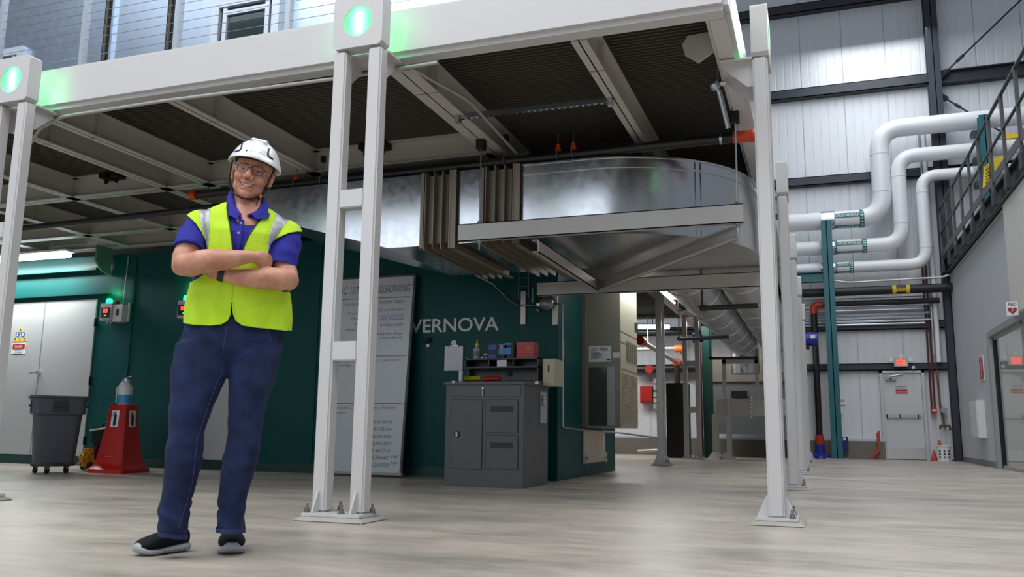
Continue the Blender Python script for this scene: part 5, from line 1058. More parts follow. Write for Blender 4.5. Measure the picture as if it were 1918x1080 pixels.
a, b = at(1310, 640, 'y', 20.0), at(1313, 640, 'y', 20.0); tag(MB().tube([(a.x, 20.1, 0), (a.x, 20.1, 2.7)], .03, 10).build('red_brown_pipe', DR), 'thin red-brown pipe standing beside the dark teal upright', 'pipe')
# ------------------------------------------------------------------ the man
R0 = Vector((-2.62, 3.20, 0)); AZ = math.atan2(2.62, 3.20)
PU = Vector((math.cos(AZ), math.sin(AZ), 0)); PV = Vector((math.sin(AZ), -math.cos(AZ), 0)); PZ = Vector((0, 0, 1))
def pp(px_, py_, v=0):                      # point on the upright plane through the man, v metres nearer the camera
    d = ray(px_, py_); q = R0+PV*v; t = (q-CAM).dot(PV)/d.dot(PV); return CAM+d*t
def proj(p):
    d = p-CAM; k = d.dot(_fw); return 959+F_PX*d.dot(_r)/k, 540-F_PX*d.dot(_u)/k
def ringp(l, r, v, dep, n=28, e=2.3):       # ellipse-like section between two silhouette points
    a, b = pp(l[0], l[1], v), pp(r[0], r[1], v); c = (a+b)/2; h = (b-a)/2; out = []
    for i in range(n):
        t = 2*math.pi*i/n; cs, sn = math.cos(t), math.sin(t)
        x = math.copysign(abs(cs)**(2/e), cs); y = math.copysign(abs(sn)**(2/e), sn); out.append(c+h*x+PV*(dep*y))
    return out
def fuse(mb, voxel, it, disp=None, fac=.5):  # one continuous smooth surface out of overlapping volumes
    me = bpy.data.meshes.new('f'); me.from_pydata([tuple(v) for v in mb.v], [], mb.f)
    bm = bmesh.new(); bm.from_mesh(me); bmesh.ops.recalc_face_normals(bm, faces=bm.faces); bm.to_mesh(me); bm.free()
    o = bpy.data.objects.new('f', me); COL.objects.link(o)
    m = o.modifiers.new('r', 'REMESH'); m.mode = 'VOXEL'; m.voxel_size = voxel
    s = o.modifiers.new('s', 'SMOOTH'); s.iterations = it; s.factor = fac
    dg = bpy.context.evaluated_depsgraph_get(); dg.update(); r = bpy.data.meshes.new_from_object(o.evaluated_get(dg)); bpy.data.objects.remove(o)
    if disp:
        ns = [v.normal.copy() for v in r.vertices]
        for v, n_ in zip(r.vertices, ns): v.co = v.co+n_*disp(v.co)
    r.polygons.foreach_set('use_smooth', [True]*len(r.polygons)); return r
def link(name, me, m, parent=None):
    me.materials.clear(); me.materials.append(m); o = bpy.data.objects.new(name, me); COL.objects.link(o)
    if parent: o.parent = parent; o.matrix_parent_inverse = rest(parent).inverted()
    return o
def inpoly(x, y, P):
    c = False; n = len(P)
    for i in range(n):
        x1, y1 = P[i]; x2, y2 = P[i-1]
        if (y1 > y) != (y2 > y) and x < (x2-x1)*(y-y1)/(y2-y1)+x1: c = not c
    return c
def skin_mat():
    m = mat('skin', '#c98f78', .48, bump=.12, bscale=180); nt = m.node_tree; b = nt.nodes['Principled BSDF']
    b.inputs['Subsurface Weight'].default_value = .12; b.inputs['Subsurface Radius'].default_value = (.02, .008, .004); b.inputs['Subsurface Scale'].default_value = .3
    tc = nt.nodes['Texture Coordinate']; n = nt.nodes.new('ShaderNodeTexNoise'); n.inputs['Scale'].default_value = 16; n.inputs['Detail'].default_value = 4; nt.links.new(tc.outputs['Object'], n.inputs[0])
    r = nt.nodes.new('ShaderNodeValToRGB'); r.color_ramp.elements[0].position = .35; r.color_ramp.elements[0].color = lin('#b97c68'); r.color_ramp.elements[1].position = .65; r.color_ramp.elements[1].color = lin('#cf9a82')
    nt.links.new(n.outputs['Fac'], r.inputs[0]); nt.links.new(r.outputs[0], b.inputs['Base Color']); return m
SKIN = skin_mat()
def cloth(name, c, c2, rough, wscale, ws, noise_=.5):
    m = mat(name, c, rough); nt = m.node_tree; b = nt.nodes['Principled BSDF']; tc = nt.nodes.new('ShaderNodeTexCoord')
    n = nt.nodes.new('ShaderNodeTexNoise'); n.inputs['Scale'].default_value = 9; n.inputs['Detail'].default_value = 6; nt.links.new(tc.outputs['Object'], n.inputs[0])
    r = nt.nodes.new('ShaderNodeValToRGB'); r.color_ramp.elements[0].position = .35; r.color_ramp.elements[0].color = lin(c2); r.color_ramp.elements[1].position = .68; r.color_ramp.elements[1].color = lin(c)
    nt.links.new(n.outputs['Fac'], r.inputs[0]); nt.links.new(r.outputs[0], b.inputs['Base Color'])
    w = nt.nodes.new('ShaderNodeTexVoronoi'); w.inputs['Scale'].default_value = wscale; nt.links.new(tc.outputs['Object'], w.inputs[0])
    bp = nt.nodes.new('ShaderNodeBump'); bp.inputs['Strength'].default_value = ws; bp.inputs['Distance'].default_value = .002; nt.links.new(w.outputs['Distance'], bp.inputs['Height']); nt.links.new(bp.outputs[0], b.inputs['Normal'])
    b.inputs['Sheen Weight'].default_value = .02; b.inputs['Specular IOR Level'].default_value = .25; return m
DENIM = cloth('denim', '#26345c', '#17213f', .85, 500, .5)
SHIRT = cloth('polo_blue', '#2f2f9e', '#262688', .75, 700, .3)
VEST = cloth('hi_vis_mesh', '#c9f03a', '#bde82c', .7, 260, .8)
VEST.node_tree.nodes['Principled BSDF'].inputs['Emission Color'].default_value = (0, 0, 0, 1)
SILV = mat('reflective_tape', '#a9abb2', .4, metal=.3)
PER = thing('person', 'man in white hard hat, yellow-green vest and jeans standing with folded arms', 'person', R0)
# --- jeans
L = [(640, 328, 428, .10), (665, 323, 429, .105), (700, 319, 427, .10), (730, 320, 414, .095), (765, 317, 399, .09), (812, 315, 382, .08), (840, 309, 381, .08), (870, 307, 378, .078), (905, 305, 369, .07), (940, 298, 361, .066), (970, 296, 353, .062), (985, 297, 352, .064), (1001, 297, 350, .066)]
Rr = [(640, 424, 530, .10), (665, 425, 526, .105), (700, 428, 517, .10), (730, 428, 507, .095), (765, 427, 498, .09), (812, 427, 489, .08), (840, 422, 487, .08), (870, 417, 481, .078), (905, 413, 470, .07), (940, 407, 461, .066), (965, 405, 458, .062), (980, 405, 459, .066), (995, 406, 458, .068)]
def vleg(py_, side): # gentle stance: knees a touch forward
    return .03*math.sin(max(0, min(1, (py_-640)/360))*math.pi)
jm = MB(); jm.loft([ringp((a, y), (b, y+(6 if y > 960 else 0)), vleg(y, 0), d) for y, a, b, d in L]); jm.loft([ringp((a, y), (b, y), vleg(y, 1)+.0, d) for y, a, b, d in Rr])
jm.loft([ringp((352, 580), (533, 586), -.01, .12), ringp((346, 612), (532, 616), -.01, .13), ringp((334, 635), (531, 640), -.01, .132), ringp((326, 660), (526, 662), -.015, .12), ringp((335, 685), (515, 685), -.03, .085)])
def jfold(p):
    x, y = proj(p); w = p.z; s = 0
    for (wy, amp, fr, wd) in ((875, .007, 60, 45), (960, .009, 70, 50), (690, .004, 50, 60)):
        g = math.exp(-((y-wy)/wd)**2); n_ = noise.noise(Vector((p.x*5, p.y*5, p.z*9+wy)))
        s += amp*g*math.sin(w*fr*.8+7*n_+x*.09)*(.3+abs(noise.noise(p*6)))
    return s*.55+.007*noise.noise(p*6)+.004*noise.noise(p*15)
jo = link('jeans', fuse(jm, .0065, 6, jfold), DENIM, PER)
hm = MB()
for rows in ((L[-2], L[-1]), (Rr[-2], Rr[-1])):
    (y_a, a0, b0, d0), (y_b, a1, b1, d1) = rows; up_ = 6 if rows[0] is L[-2] else 0
    hm.loft([ringp((a1-2, y_b-8), (b1+2, y_b+up_-8), vleg(y_b, 0), d1+.009), ringp((a1-2, y_b+.8), (b1+2, y_b+up_+.8), vleg(y_b, 0), d1+.009)], cap=False)
hm.build('hem_band', cloth('denim_worn', '#34466f', '#232f54', .85, 400, .5), jo)
TH = mat('denim_thread', '#44517a', .7)
bj = BVHTree.FromPolygons([v.co.copy() for v in jo.data.vertices], [tuple(p.vertices) for p in jo.data.polygons])
def jline(pts, r, nm, m, off=.0006):
    P_ = []
    for i in range(len(pts)-1):
        for k in range(8):
            t = k/8; x, y = pts[i][0]*(1-t)+pts[i+1][0]*t, pts[i][1]*(1-t)+pts[i+1][1]*t; d = ray(x, y).normalized(); h = bj.ray_cast(CAM, d)
            if h[0] is not None: P_.append(h[0]+h[1]*off)
    MB().tube(P_, r, 6).build(nm, m, jo)
jline([(418, 695), (405, 719), (388, 765), (370, 820), (364, 870), (360, 904), (347, 950), (332, 994)], .0011, 'inseam_stitching', TH)
jline([(424, 610), (420, 640), (417, 662), (424, 668)], .0013, 'fly_stitching', TH)
jline([(355, 612), (350, 630), (336, 648)], .0013, 'pocket_stitching', TH)
jline([(500, 618), (508, 638), (524, 652)], .0013, 'pocket_stitching', TH)
# --- shirt body and sleeves
VT = -.02
body = [((352, 600), (533, 606), .118), ((354, 565), (537, 572), .124), ((361, 525), (535, 535), .128), ((368, 490), (528, 500), .13), ((372, 460), (524, 470), .135), ((372, 435), (533, 452), .13), ((366, 420), (546, 440), .11), ((376, 405), (540, 425), .095), ((398, 393), (522, 409), .08), ((420, 384), (506, 397), .068), ((436, 376), (497, 388), .06)]
sm = MB(); sm.loft([ringp(l, r, VT, d) for l, r, d in body])
def limb(mb, pts, seg=18): mb.tube([pp(x, y, v) for x, y, v, r in pts], .05, seg, rs=[r for *_, r in pts])
sl = [(392, 417, -.02, .055), (375, 424, -.01, .068), (364, 440, .02, .070), (357, 458, .05, .068), (354, 468, .065, .069)]
sr = [(522, 432, -.02, .055), (537, 442, -.01, .069), (537, 460, .02, .070), (531, 482, .05, .068), (527, 500, .065, .069)]
limb(sm, sl); limb(sm, sr)
for c in ((375, 424), (537, 442)): sm.sph(pp(c[0], c[1], -.01), .068, 16, 12)
def sfold(p):
    x, y = proj(p); s = .002*noise.noise(p*12)
    g = math.exp(-((x-365)/30)**2-((y-445)/30)**2)+math.exp(-((x-535)/30)**2-((y-470)/35)**2)
    return s+g*.004*math.sin(60*(p.z+.5*(p.x-p.y)*(1 if x < 450 else -1))+3*noise.noise(p*6))
shirt_me = fuse(sm, .0045, 5, sfold)
THROAT = [(430, 340), (500, 340), (492, 380), (484, 394), (470, 403), (455, 413), (446, 398), (439, 380)]
bm = bmesh.new(); bm.from_mesh(shirt_me); bmesh.ops.delete(bm, geom=[f for f in bm.faces if (f.calc_center_median()-R0).dot(PV) > -.03 and inpoly(*proj(f.calc_center_median()), THROAT)], context='FACES'); bm.to_mesh(shirt_me); bm.free()
so = link('polo_shirt', shirt_me, SHIRT, PER)
# sleeve hems
for pts, k in ((sl, 0), (sr, 1)):
    (xa, ya, va, ra), (xb, yb, vb, rb) = pts[-2], pts[-1]; a, b = pp(xa, ya, va), pp(xb, yb, vb); d = (b-a).normalized()
    hb = MB(); hb.tube([b-d*.012, b+d*.004], rb+.001, 24, cap=False); hb.build('sleeve_hem', SHIRT, so)
# placket, buttons, collar
bv = BVHTree.FromPolygons([v.co.copy() for v in shirt_me.vertices], [tuple(p.vertices) for p in shirt_me.polygons])
def on(bvh, px_, py_, off):
    d = ray(px_, py_).normalized(); h = bvh.ray_cast(CAM, d); 
    return (h[0]+h[1]*off) if h[0] is not None else pp(px_, py_, .1)
def patch(bvh, rows, off, name, m, parent, th=0):  # rows of pixel polylines laid on a surface
    vs = [on(bvh, x, y, off) for r_ in rows for x, y in r_]; n = len(rows[0]); fs = [(i*n+j, i*n+j+1, (i+1)*n+j+1, (i+1)*n+j) for i in range(len(rows)-1) for j in range(n-1)]
    o = MB().add(vs, fs).build(name, m, parent)
    if th: md = o.modifiers.new('t', 'SOLIDIFY'); md.thickness = th; md.offset = -1
    return o
def quadrows(tl, tr, bl, br, n, k): return [[((tl[0]*(1-s)+bl[0]*s)*(1-t)+(tr[0]*(1-s)+br[0]*s)*t, (tl[1]*(1-s)+bl[1]*s)*(1-t)+(tr[1]*(1-s)+br[1]*s)*t) for t in [j/k for j in range(k+1)]] for s in [i/n for i in range(n+1)]]
patch(bv, quadrows((449, 404), (459, 404), (440, 470), (450, 470), 16, 3), .003, 'placket', SHIRT, so, .002)
for q in ((451, 419), (446.5, 436.5)):
    p = on(bv, q[0], q[1], .0045); MB().cyl(p, p+PV*.002, .0055, 14).build('button', mat('button_pale', '#b9bccb', .3), so)
NK0, NK1 = pp(470, 372, -.035), pp(468, 395, -.03)
def collar(side):
    inner = [(436, 362), (439, 378), (443, 390), (452, 404)] if side < 0 else [(489, 372), (489, 384), (480, 396), (461, 405)]
    outer = [(426, 366), (423, 384), (427, 403), (446, 412)] if side < 0 else [(500, 376), (507, 392), (504, 409), (480, 411)]
    vi = (-.05, .0, .045, .075); vo = (-.06, .02, .085, .102); vs = []; n = 8; N = 16
    for i in range(N+1):
        t = i/N*3; k = min(2, int(t)); f = t-k
        a = pp(*[inner[k][j]*(1-f)+inner[k+1][j]*f for j in (0, 1)], vi[k]*(1-f)+vi[k+1]*f); b = pp(*[outer[k][j]*(1-f)+outer[k+1][j]*f for j in (0, 1)], vo[k]*(1-f)+vo[k+1]*f)
        for j in range(n+1):
            s = j/n; vs.append(a*(1-s)+b*s+(PV*.35+PZ*.9)*(.016*math.sin(math.pi*min(1, s*1.25))))
    fs = [(i*(n+1)+j, i*(n+1)+j+1, (i+1)*(n+1)+j+1, (i+1)*(n+1)+j) for i in range(N) for j in range(n)]
    o = MB().add(vs, fs).build('collar_flap', SHIRT, so, angle=80); md = o.modifiers.new('t', 'SOLIDIFY'); md.thickness = .004
    md = o.modifiers.new('s', 'SUBSURF'); md.levels = md.render_levels = 1
collar(-1); collar(1)
cm = MB(); cm.loft([ringp((434, 360), (492, 372), -.045, .062), ringp((427, 380), (500, 392), -.035, .07)], cap=False); o = cm.build('collar_stand', SHIRT, so)
# keep only the back half of the stand so that the throat stays open
bm = bmesh.new(); bm.from_mesh(o.data); bmesh.ops.delete(bm, geom=[f for f in bm.faces if (f.calc_center_median()-R0).dot(PV) > -.02], context='FACES'); bm.to_mesh(o.data); bm.free()
# --- vest
vm = MB(); 
vb = [((343, 640), (543, 652), .140), ((345, 606), (541, 618), .139), ((348, 590), (543, 598), .138), ((353, 562), (543, 572), .137), ((361, 525), (538, 536), .138), ((366, 490), (530, 502), .138)] + body[4:-1]
vm.loft([ringp(l, r, VT, d) for l, r, d in vb])
limb(vm, [(x, y, v, r) for x, y, v, r in sl]); limb(vm, [(x, y, v, r) for x, y, v, r in sr])
for c in ((375, 424), (537, 442)): vm.sph(pp(c[0], c[1], -.01), .068, 16, 12)
def vfold(p):
    x, y = proj(p); low = max(0, min(1, (y-520)/80)); s = .010+.0012*noise.noise(p*9)
    return s+low*.006*math.sin(x*.11+4*noise.noise(p*4))
vme = fuse(vm, .0042, 5, vfold)
Vop = [(427, 360), (500, 360), (503, 396), (484, 415), (466, 440), (457, 460), (452, 476), (437, 476), (436, 460), (431, 425), (426, 400), (424, 384)]
gap = [(429.5, 640), (431, 585), (432.2, 566), (435, 566), (438, 590), (447, 606), (452, 640)]
armL = [(300, 380), (352, 404), (366, 417), (378, 434), (386, 450), (389, 470), (388, 500), (384, 510), (372, 520), (300, 560)]
armR = [(640, 400), (569, 434), (556, 433), (540, 436), (520, 445), (507, 456), (502, 475), (503, 500), (510, 520), (528, 545), (640, 560)]
gapL = [(430, 640), (429, 600), (424, 604), (416, 608), (416, 640)]
HL = [(300, 603), (347, 604), (365, 607), (395, 608), (414, 606), (425, 600), (430, 590), (432, 568)]; HR_ = [(436, 568), (438, 588), (443, 600), (455, 608), (480, 612), (510, 615), (536, 618), (600, 625)]
def hem_y(x):
    P = HL if x < 434 else HR_
    for (xa, ya_), (xb, yb_) in zip(P, P[1:]):
        if xa <= x <= xb: return ya_+(yb_-ya_)*(x-xa)/(xb-xa)
    return 568
def vest_keep(p):
    x, y = proj(p); v = (p-R0).dot(PV)
    if v > -.02 and (inpoly(x, y, Vop) or inpoly(x, y, gap)): return False
    if v > -.045 and (inpoly(x, y, armL) or inpoly(x, y, armR)): return False
    if v <= -.045 and (x < 361 or x > 548) and y > 425: return False
    if y > hem_y(x): return False
    if y < 384+(x-425)*.17 and 424 < x < 503: return False
    return True
def cutout(me, keep, off, name, m, parent, th):
    bm = bmesh.new(); bm.from_mesh(me); bm.normal_update()
    bmesh.ops.delete(bm, geom=[f for f in bm.faces if not keep(f.calc_center_median())], context='FACES')
    bmesh.ops.delete(bm, geom=[v for v in bm.verts if not v.link_faces], context='VERTS')
    for _ in range(6):
        mv = []
        for v in bm.verts:
            if v.is_boundary:
                nb_ = [e_.other_vert(v) for e_ in v.link_edges if e_.is_boundary]
                if len(nb_) == 2: mv.append((v, (v.co*2+nb_[0].co+nb_[1].co)/4))
        for v, c in mv: v.co = c
    if off:
        for v in bm.verts: v.co += v.normal*off
    r = bpy.data.meshes.new(name); bm.to_mesh(r); bm.free(); r.polygons.foreach_set('use_smooth', [True]*len(r.polygons))
    o = link(name, r, m, parent); md = o.modifiers.new('t', 'SOLIDIFY'); md.thickness = th; md.offset = -1; return o
vo_ = cutout(vme, vest_keep, 0, 'safety_vest', VEST, PER, .0025)
st1 = [(374, 370), (395, 370), (394, 400), (392, 430), (390, 475), (387, 475), (384, 445), (377, 420), (373, 400)]
st2 = [(520, 390), (548, 400), (541, 412), (524, 432), (512, 452), (505, 480), (502, 480), (502, 455), (506, 435), (513, 415)]
for P_ in (st1, st2): cutout(vme, lambda p, P_=P_: (p-R0).dot(PV) > -.12 and vest_keep(p) and inpoly(*proj(p), P_), .0018, 'reflective_stripe', SILV, vo_, .001)
TR = mat('vest_trim', '#b6dd33', .6)
bvv = BVHTree.FromPolygons([v.co.copy() for v in vme.vertices], [tuple(p.vertices) for p in vme.polygons])
def trim(pts, r, nm, m, par, bvh=bvv, off=.001): 
    P_ = []
    for i in range(len(pts)-1):
        for k in range(8): t = k/8; P_.append(on(bvh, pts[i][0]*(1-t)+pts[i+1][0]*t, pts[i][1]*(1-t)+pts[i+1][1]*t, off))
    P_.append(on(bvh, *pts[-1], off)); return MB().tube(P_, r, 8).build(nm, m, par)
trim([(425, 388), (427, 405), (431, 425), (435, 455), (437, 474)], .0035, 'edge_binding', mat('vest_dark_edge', '#1d2430', .6), vo_)
trim([(501, 398), (484, 415), (466, 440), (457, 460), (453, 474)], .0035, 'edge_binding', MATS['vest_dark_edge'], vo_)
trim([(433.5, 478), (434, 520), (433.5, 566)], .004, 'zip_line', TR, vo_)
trim([(347, 604), (365, 607), (395, 608), (414, 606), (425, 600), (430, 590), (432, 568)], .004, 'edge_binding', TR, vo_)
trim([(436, 568), (438, 588), (443, 600), (455, 608), (480, 612), (510, 615), (536, 618)], .004, 'edge_binding', TR, vo_)
# --- arms and hands
am = MB()
limb(am, [(362, 445, .03, .050), (352, 468, .06, .054), (345, 484, .08, .054), (343, 496, .10, .052), (354, 497, .135, .053), (375, 490, .165, .054), (400, 487, .182, .051), (425, 486, .192, .045), (447, 483, .195, .036), (462, 481, .192, .031), (474, 481.5, .188, .027), (482, 482.5, .180, .020)], 22)
am.sph(pp(341, 497, .095), .046, 16, 12)
limb(am, [(532, 470, .03, .050), (531, 495, .06, .054), (536, 512, .085, .053), (541, 524, .10, .050), (528, 523, .13, .052), (505, 521, .148, .052), (478, 521, .148, .046), (450, 519, .142, .039), (428, 516, .135, .031), (415, 513, .130, .030)], 22)
am.sph(pp(541, 527, .095), .043, 16, 12)
# image-left forearm's hand: back of the hand up, fingers closing round the other upper arm
def hand(mb, wr, kn, tip_dir, updir, thumb_base, thumb_tip, s=1):
    wr, kn = Vector(wr), Vector(kn); f = (kn-wr).normalized(); side = updir.normalized(); n_ = f.cross(side).normalized()
    for k in range(6):
        c = wr.lerp(kn, k/5); w_ = .024+.009*min(1, k/3); mb.sph(c+side*0, .001, 6, 4) if 0 else None
        mb.loft([[c+side*(w_*math.cos(t))+n_*(.0175*math.sin(t)) for t in [2*math.pi*i/16 for i in range(16)]], [c+f*.020+side*(w_*math.cos(t))+n_*(.0175*math.sin(t)) for t in [2*math.pi*i/16 for i in range(16)]]])
    for i, ln in enumerate((.072, .080, .075, .060)):
        b = kn+side*(.0255-.017*i); d1 = (f+tip_dir*.35).normalized(); d2 = (f*.35+tip_dir).normalized(); d3 = (tip_dir-f*.25).normalized()
        p1 = b+d1*ln*.42; p2 = p1+d2*ln*.34; p3 = p2+d3*ln*.26
        mb.tube([b-f*.02, b, p1, p2, p3], .009, 12, rs=[.0095, .0102, .0092, .0086, .007]); mb.sph(p3, .0072, 10, 8); mb.sph(b, .0108, 10, 8)
    tb, tt = Vector(thumb_base), Vector(thumb_tip); mid = tb.lerp(tt, .5)+tip_dir*.006
    mb.tube([tb-(tt-tb)*.2, tb, mid, tt], .012, 12, rs=[.014, .014, .011, .009]); mb.sph(tt, .0095, 10, 8)
w1, k1 = pp(470, 481, .188), pp(493, 485, .165)
hand(am, w1, k1, (-PV*.9-PZ*.25+PU*.2).normalized(), (PZ*.95+PV*.2), pp(480, 475, .165), pp(494, 478, .125))
w2, k2 = pp(418, 514, .130), pp(398, 508, .125)
hand(am, w2, k2, (-PV*.3+PZ*.7-PU*.3).normalized(), (PZ*.8+PV*.5), pp(408, 503, .13), pp(396, 496, .13))
# neck and throat
am.loft([ringp((440, 350), (491, 362), -.05, .055), ringp((439, 368), (490, 380), -.045, .057), ringp((437, 384), (494, 394), -.03, .063), ringp((427, 398), (505, 410), -.02, .078), ringp((405, 415), (515, 428), -.012, .098), ringp((410, 435), (510, 445), -.01, .105)])
# --- head, built upright and then turned
HC = pp(472.5, 328, -.02)
ro, ya, pi_ = math.radians(10.5), math.radians(7), math.radians(-5)
HM = Matrix((( PU.x, PV.x, 0), (PU.y, PV.y, 0), (0, 0, 1)))      # head x -> right in photo, y -> camera, z up
HR = HM @ Matrix.Rotation(ro, 3, 'Y') @ Matrix.Rotation(ya, 3, 'Z') @ Matrix.Rotation(pi_, 3, 'X')
HS = 1.13
def hd(x, y=None, z=None):
    v = Vector(x) if y is None else Vector((x, y, z)); return HC + HR @ (v*HS)
hb = MB()
def E3(c, r, seg=24, rg=16): hb.sph((0, 0, 0), r, seg, rg, M=Matrix.Translation(Vector(c)))
E3((0, -.018, .035), (.077, .097, .088)); E3((0, .028, -.015), (.068, .064, .075)); E3((0, .024, -.055), (.061, .060, .055)); E3((0, .040, -.082), (.040, .045, .034)); E3((0, .072, -.096), (.024, .021, .020))
for s in (-1, 1):
    E3((s*.036, .066, -.030), (.026, .024, .022)); E3((s*.030, .075, .020), (.024, .016, .011)); E3((s*.013, .101, -.031), (.009, .011, .009))
    E3((s*.040, .032, -.060), (.022, .035, .03))
    E3((s*.031, .0745, .0005), (.019, .013, .0105))
    E3((s*.079, -.008, -.004), (.010, .019, .033)); E3((s*.083, -.014, .012), (.008, .018, .020)); E3((s*.077, -.002, -.028), (.008, .010, .014))
E3((0, .083, -.052), (.030, .016, .014)); E3((0, .084, -.076), (.024, .012, .010))
hb.tube([(0, .082, .020), (0, .094, .004), (0, .108, -.016), (0, .112, -.024)], .01, 12, rs=[.010, .010, .012, .013]); E3((0, .111, -.026), (.015, .013, .012))
hb2 = MB(); hb2.add([hd(v) for v in hb.v], hb.f)
for v, f in ((hb2.v, hb2.f),):
    pass
hme = fuse(hb2, .0026, 5)
ame = fuse(am, .0045, 5, lambda p: .0015*noise.noise(p*22))
# one continuous skin mesh
whole = MB(); 
for me_ in (hme, ame): whole.add([v.co.copy() for v in me_.vertices], [tuple(p.vertices) for p in me_.polygons])
wme = bpy.data.meshes.new('skin'); wme.from_pydata([tuple(v) for v in whole.v], [], whole.f); wme.polygons.foreach_set('use_smooth', [True]*len(wme.polygons))
sk = link('body', wme, SKIN, PER)
bh = BVHTree.FromPolygons([v.co.copy() for v in hme.vertices], [tuple(p.vertices) for p in hme.polygons])
def fh(x, z, off=.001):        # point on the face surface from face coordinates
    o = hd(x, .25, z); d = (hd(x, 0, z)-o).normalized(); h = bh.ray_cast(o, d); return h[0]-d*off if h[0] is not None else hd(x, .09, z)
def fpatch(top, bot, name, m, off=.001, n=20, k=4, x0=-1, x1=1, bulge=0):
    vs = []; 
    for i in range(k+1):
        for j in range(n+1):
            s = x0+(x1-x0)*j/n; a, b = top(s), bot(s); t = i/k; x = a[0]*(1-t)+b[0]*t; z = a[1]*(1-t)+b[1]*t; vs.append(fh(x, z, off+bulge*math.sin(math.pi*t)*math.sqrt(max(0, 1-((s-(x0+x1)/2)/((x1-x0)/2))**2))))
    return MB().add(vs, [(i*(n+1)+j, i*(n+1)+j+1, (i+1)*(n+1)+j+1, (i+1)*(n+1)+j) for i in range(k) for j in range(n)]).build(name, m, PER, angle=80)
ma, mbm = .031, -.060
LIP = mat('lip', '#b06f62', .4); TEETH = mat('teeth', '#d9cfc0', .25); MOUTH = mat('mouth_dark', '#45201d', .6); HAIRC = mat('hair_grey_brown', '#6b5a4c', .8)
c_ = lambda s: .010*s*s
fpatch(lambda s: (ma*1.12*s, mbm+.0005+c_(s)*1.05+.0035*(1-s*s)), lambda s: (ma*1.12*s, mbm-.013*(1-s*s)-.003*(1-abs(s))+c_(s)), 'lips', LIP, .0006, bulge=.0012)
fpatch(lambda s: (ma*s, mbm-.001+c_(s)), lambda s: (ma*s, mbm-.0085*(1-s*s)-.001+c_(s)), 'mouth_line', MOUTH, .0024)
fpatch(lambda s: (ma*.80*s, mbm-.0017+c_(s*.8)), lambda s: (ma*.80*s, mbm-.0062*(1-s*s)-.002+c_(s*.8)), 'teeth', TEETH, .0030)
for s_ in (-1, 1):
    fpatch(lambda s: (s_*.031+.0135*s, .0004+.0021*(1-s*s)), lambda s: (s_*.031+.0135*s, -.0004-.0015*(1-s*s)), 'eye', mat('eye_white', '#c9bdb4', .2), .0008, n=12, k=3)
    fpatch(lambda s: (s_*.031+.0045*s, .0004+.0019*(1-s*s*.4)), lambda s: (s_*.031+.0045*s, -.0003-.0014*(1-s*s*.4)), 'iris', mat('iris_dark', '#2c2622', .15), .0014, n=8, k=2)
    fpatch(lambda s: (s_*.031+.0150*s, .0010+.0030*(1-s*s)), lambda s: (s_*.031+.0150*s, .0000+.0022*(1-s*s)), 'upper_eyelid_line', mat('lash_brown', '#5a3a30', .6), .0016, n=12, k=2)
    fpatch(lambda s: (s_*.034+.020*s, .0225+.004*(1-s*s)-.002*s*s_), lambda s: (s_*.034+.020*s, .0185+.004*(1-s*s)-.002*s*s_), 'eyebrow', HAIRC, .0012, n=12, k=2)
    # smile crease from nose wing to mouth corner
    P_ = [fh(s_*(.019+.021*t), -.030-.030*t+.006*math.sin(math.pi*t), .0001) for t in [i/8 for i in range(9)]]
    MB().tube(P_, .0008, 6).build('smile_crease', mat('skin_crease', '#a3685a', .6), PER)
    E_n = fh(s_*.007, -.035, .0004); MB().sph(E_n, .0028, 8, 6).build('nostril', MOUTH, PER)
# short hair visible below the helmet
hm = MB()
for s_ in (-1, 1): hm.sph((0, 0, 0), (.006, .030, .03), 14, 10, M=Matrix.Translation(Vector((s_*.0765, -.03, .02))))
hm.sph((0, 0, 0), (.079, .085, .07), 24, 16, M=Matrix.Translation(Vector((0, -.045, .03))))
hm2 = MB().add([hd(v) for v in hm.v], hm.f); hm2.build('hair', HAIRC, PER, angle=80)
# --- safety glasses
GLC = mat('clear_lens', '#eef3f3', .03, trans=1, spec=.5); GLC.node_tree.nodes['Principled BSDF'].inputs['IOR'].default_value = 1.15
FRM = mat('glasses_frame', '#3a2526', .3)
gm = thing('tmp', None, None) if 0 else None
for s_ in (-1, 1):
    out = [(s_*(.006+.0), .108, .012), (s_*.014, .106, .0165), (s_*.035, .100, .0165), (s_*.052, .091, .012), (s_*.055, .089, .0), (s_*.046, .093, -.012), (s_*.028, .100, -.016), (s_*.013, .105, -.010)]
    P_ = [hd(*q) for q in out]; n = len(P_); sm_ = []
    for i in range(n):
        for k in range(4):
            t = k/4; p0_, p1_, p2_, p3_ = P_[i-1], P_[i], P_[(i+1) % n], P_[(i+2) % n]
            sm_.append(.5*((2*p1_)+(p2_-p0_)*t+(2*p0_-5*p1_+4*p2_-p3_)*t*t+(3*p1_-p0_-3*p2_+p3_)*t**3))
    fo = MB().tube(sm_, .0013, 8, closed=True).build('glasses_frame', FRM, PER)
    c = sum(sm_, Vector())/len(sm_); nn = len(sm_); MB().add(sm_+[c+HR @ Vector((0, .002, 0))], [(i, (i+1) % nn, nn) for i in range(nn)]).build('glasses_lens', GLC, fo)
    MB().tube([hd(s_*.055, .089, .004), hd(s_*.068, .075, .005), hd(s_*.078, .03, .006), hd(s_*.082, -.01, .010)], .0018, 8).build('temple_arm', mat('clear_arm', '#c9c2bb', .15), PER)
    MB().add([hd(*q) for q in ((s_*.056, .089, .014), (s_*.072, .062, .014), (s_*.073, .060, -.010), (s_*.057, .088, -.011))], [(0, 1, 2, 3)]).build('side_shield', GLC, PER)
MB().tube([hd(-.007, .108, .008), hd(0, .111, .0105), hd(.007, .108, .008)], .0016, 8).build('glasses_bridge', FRM, PER)
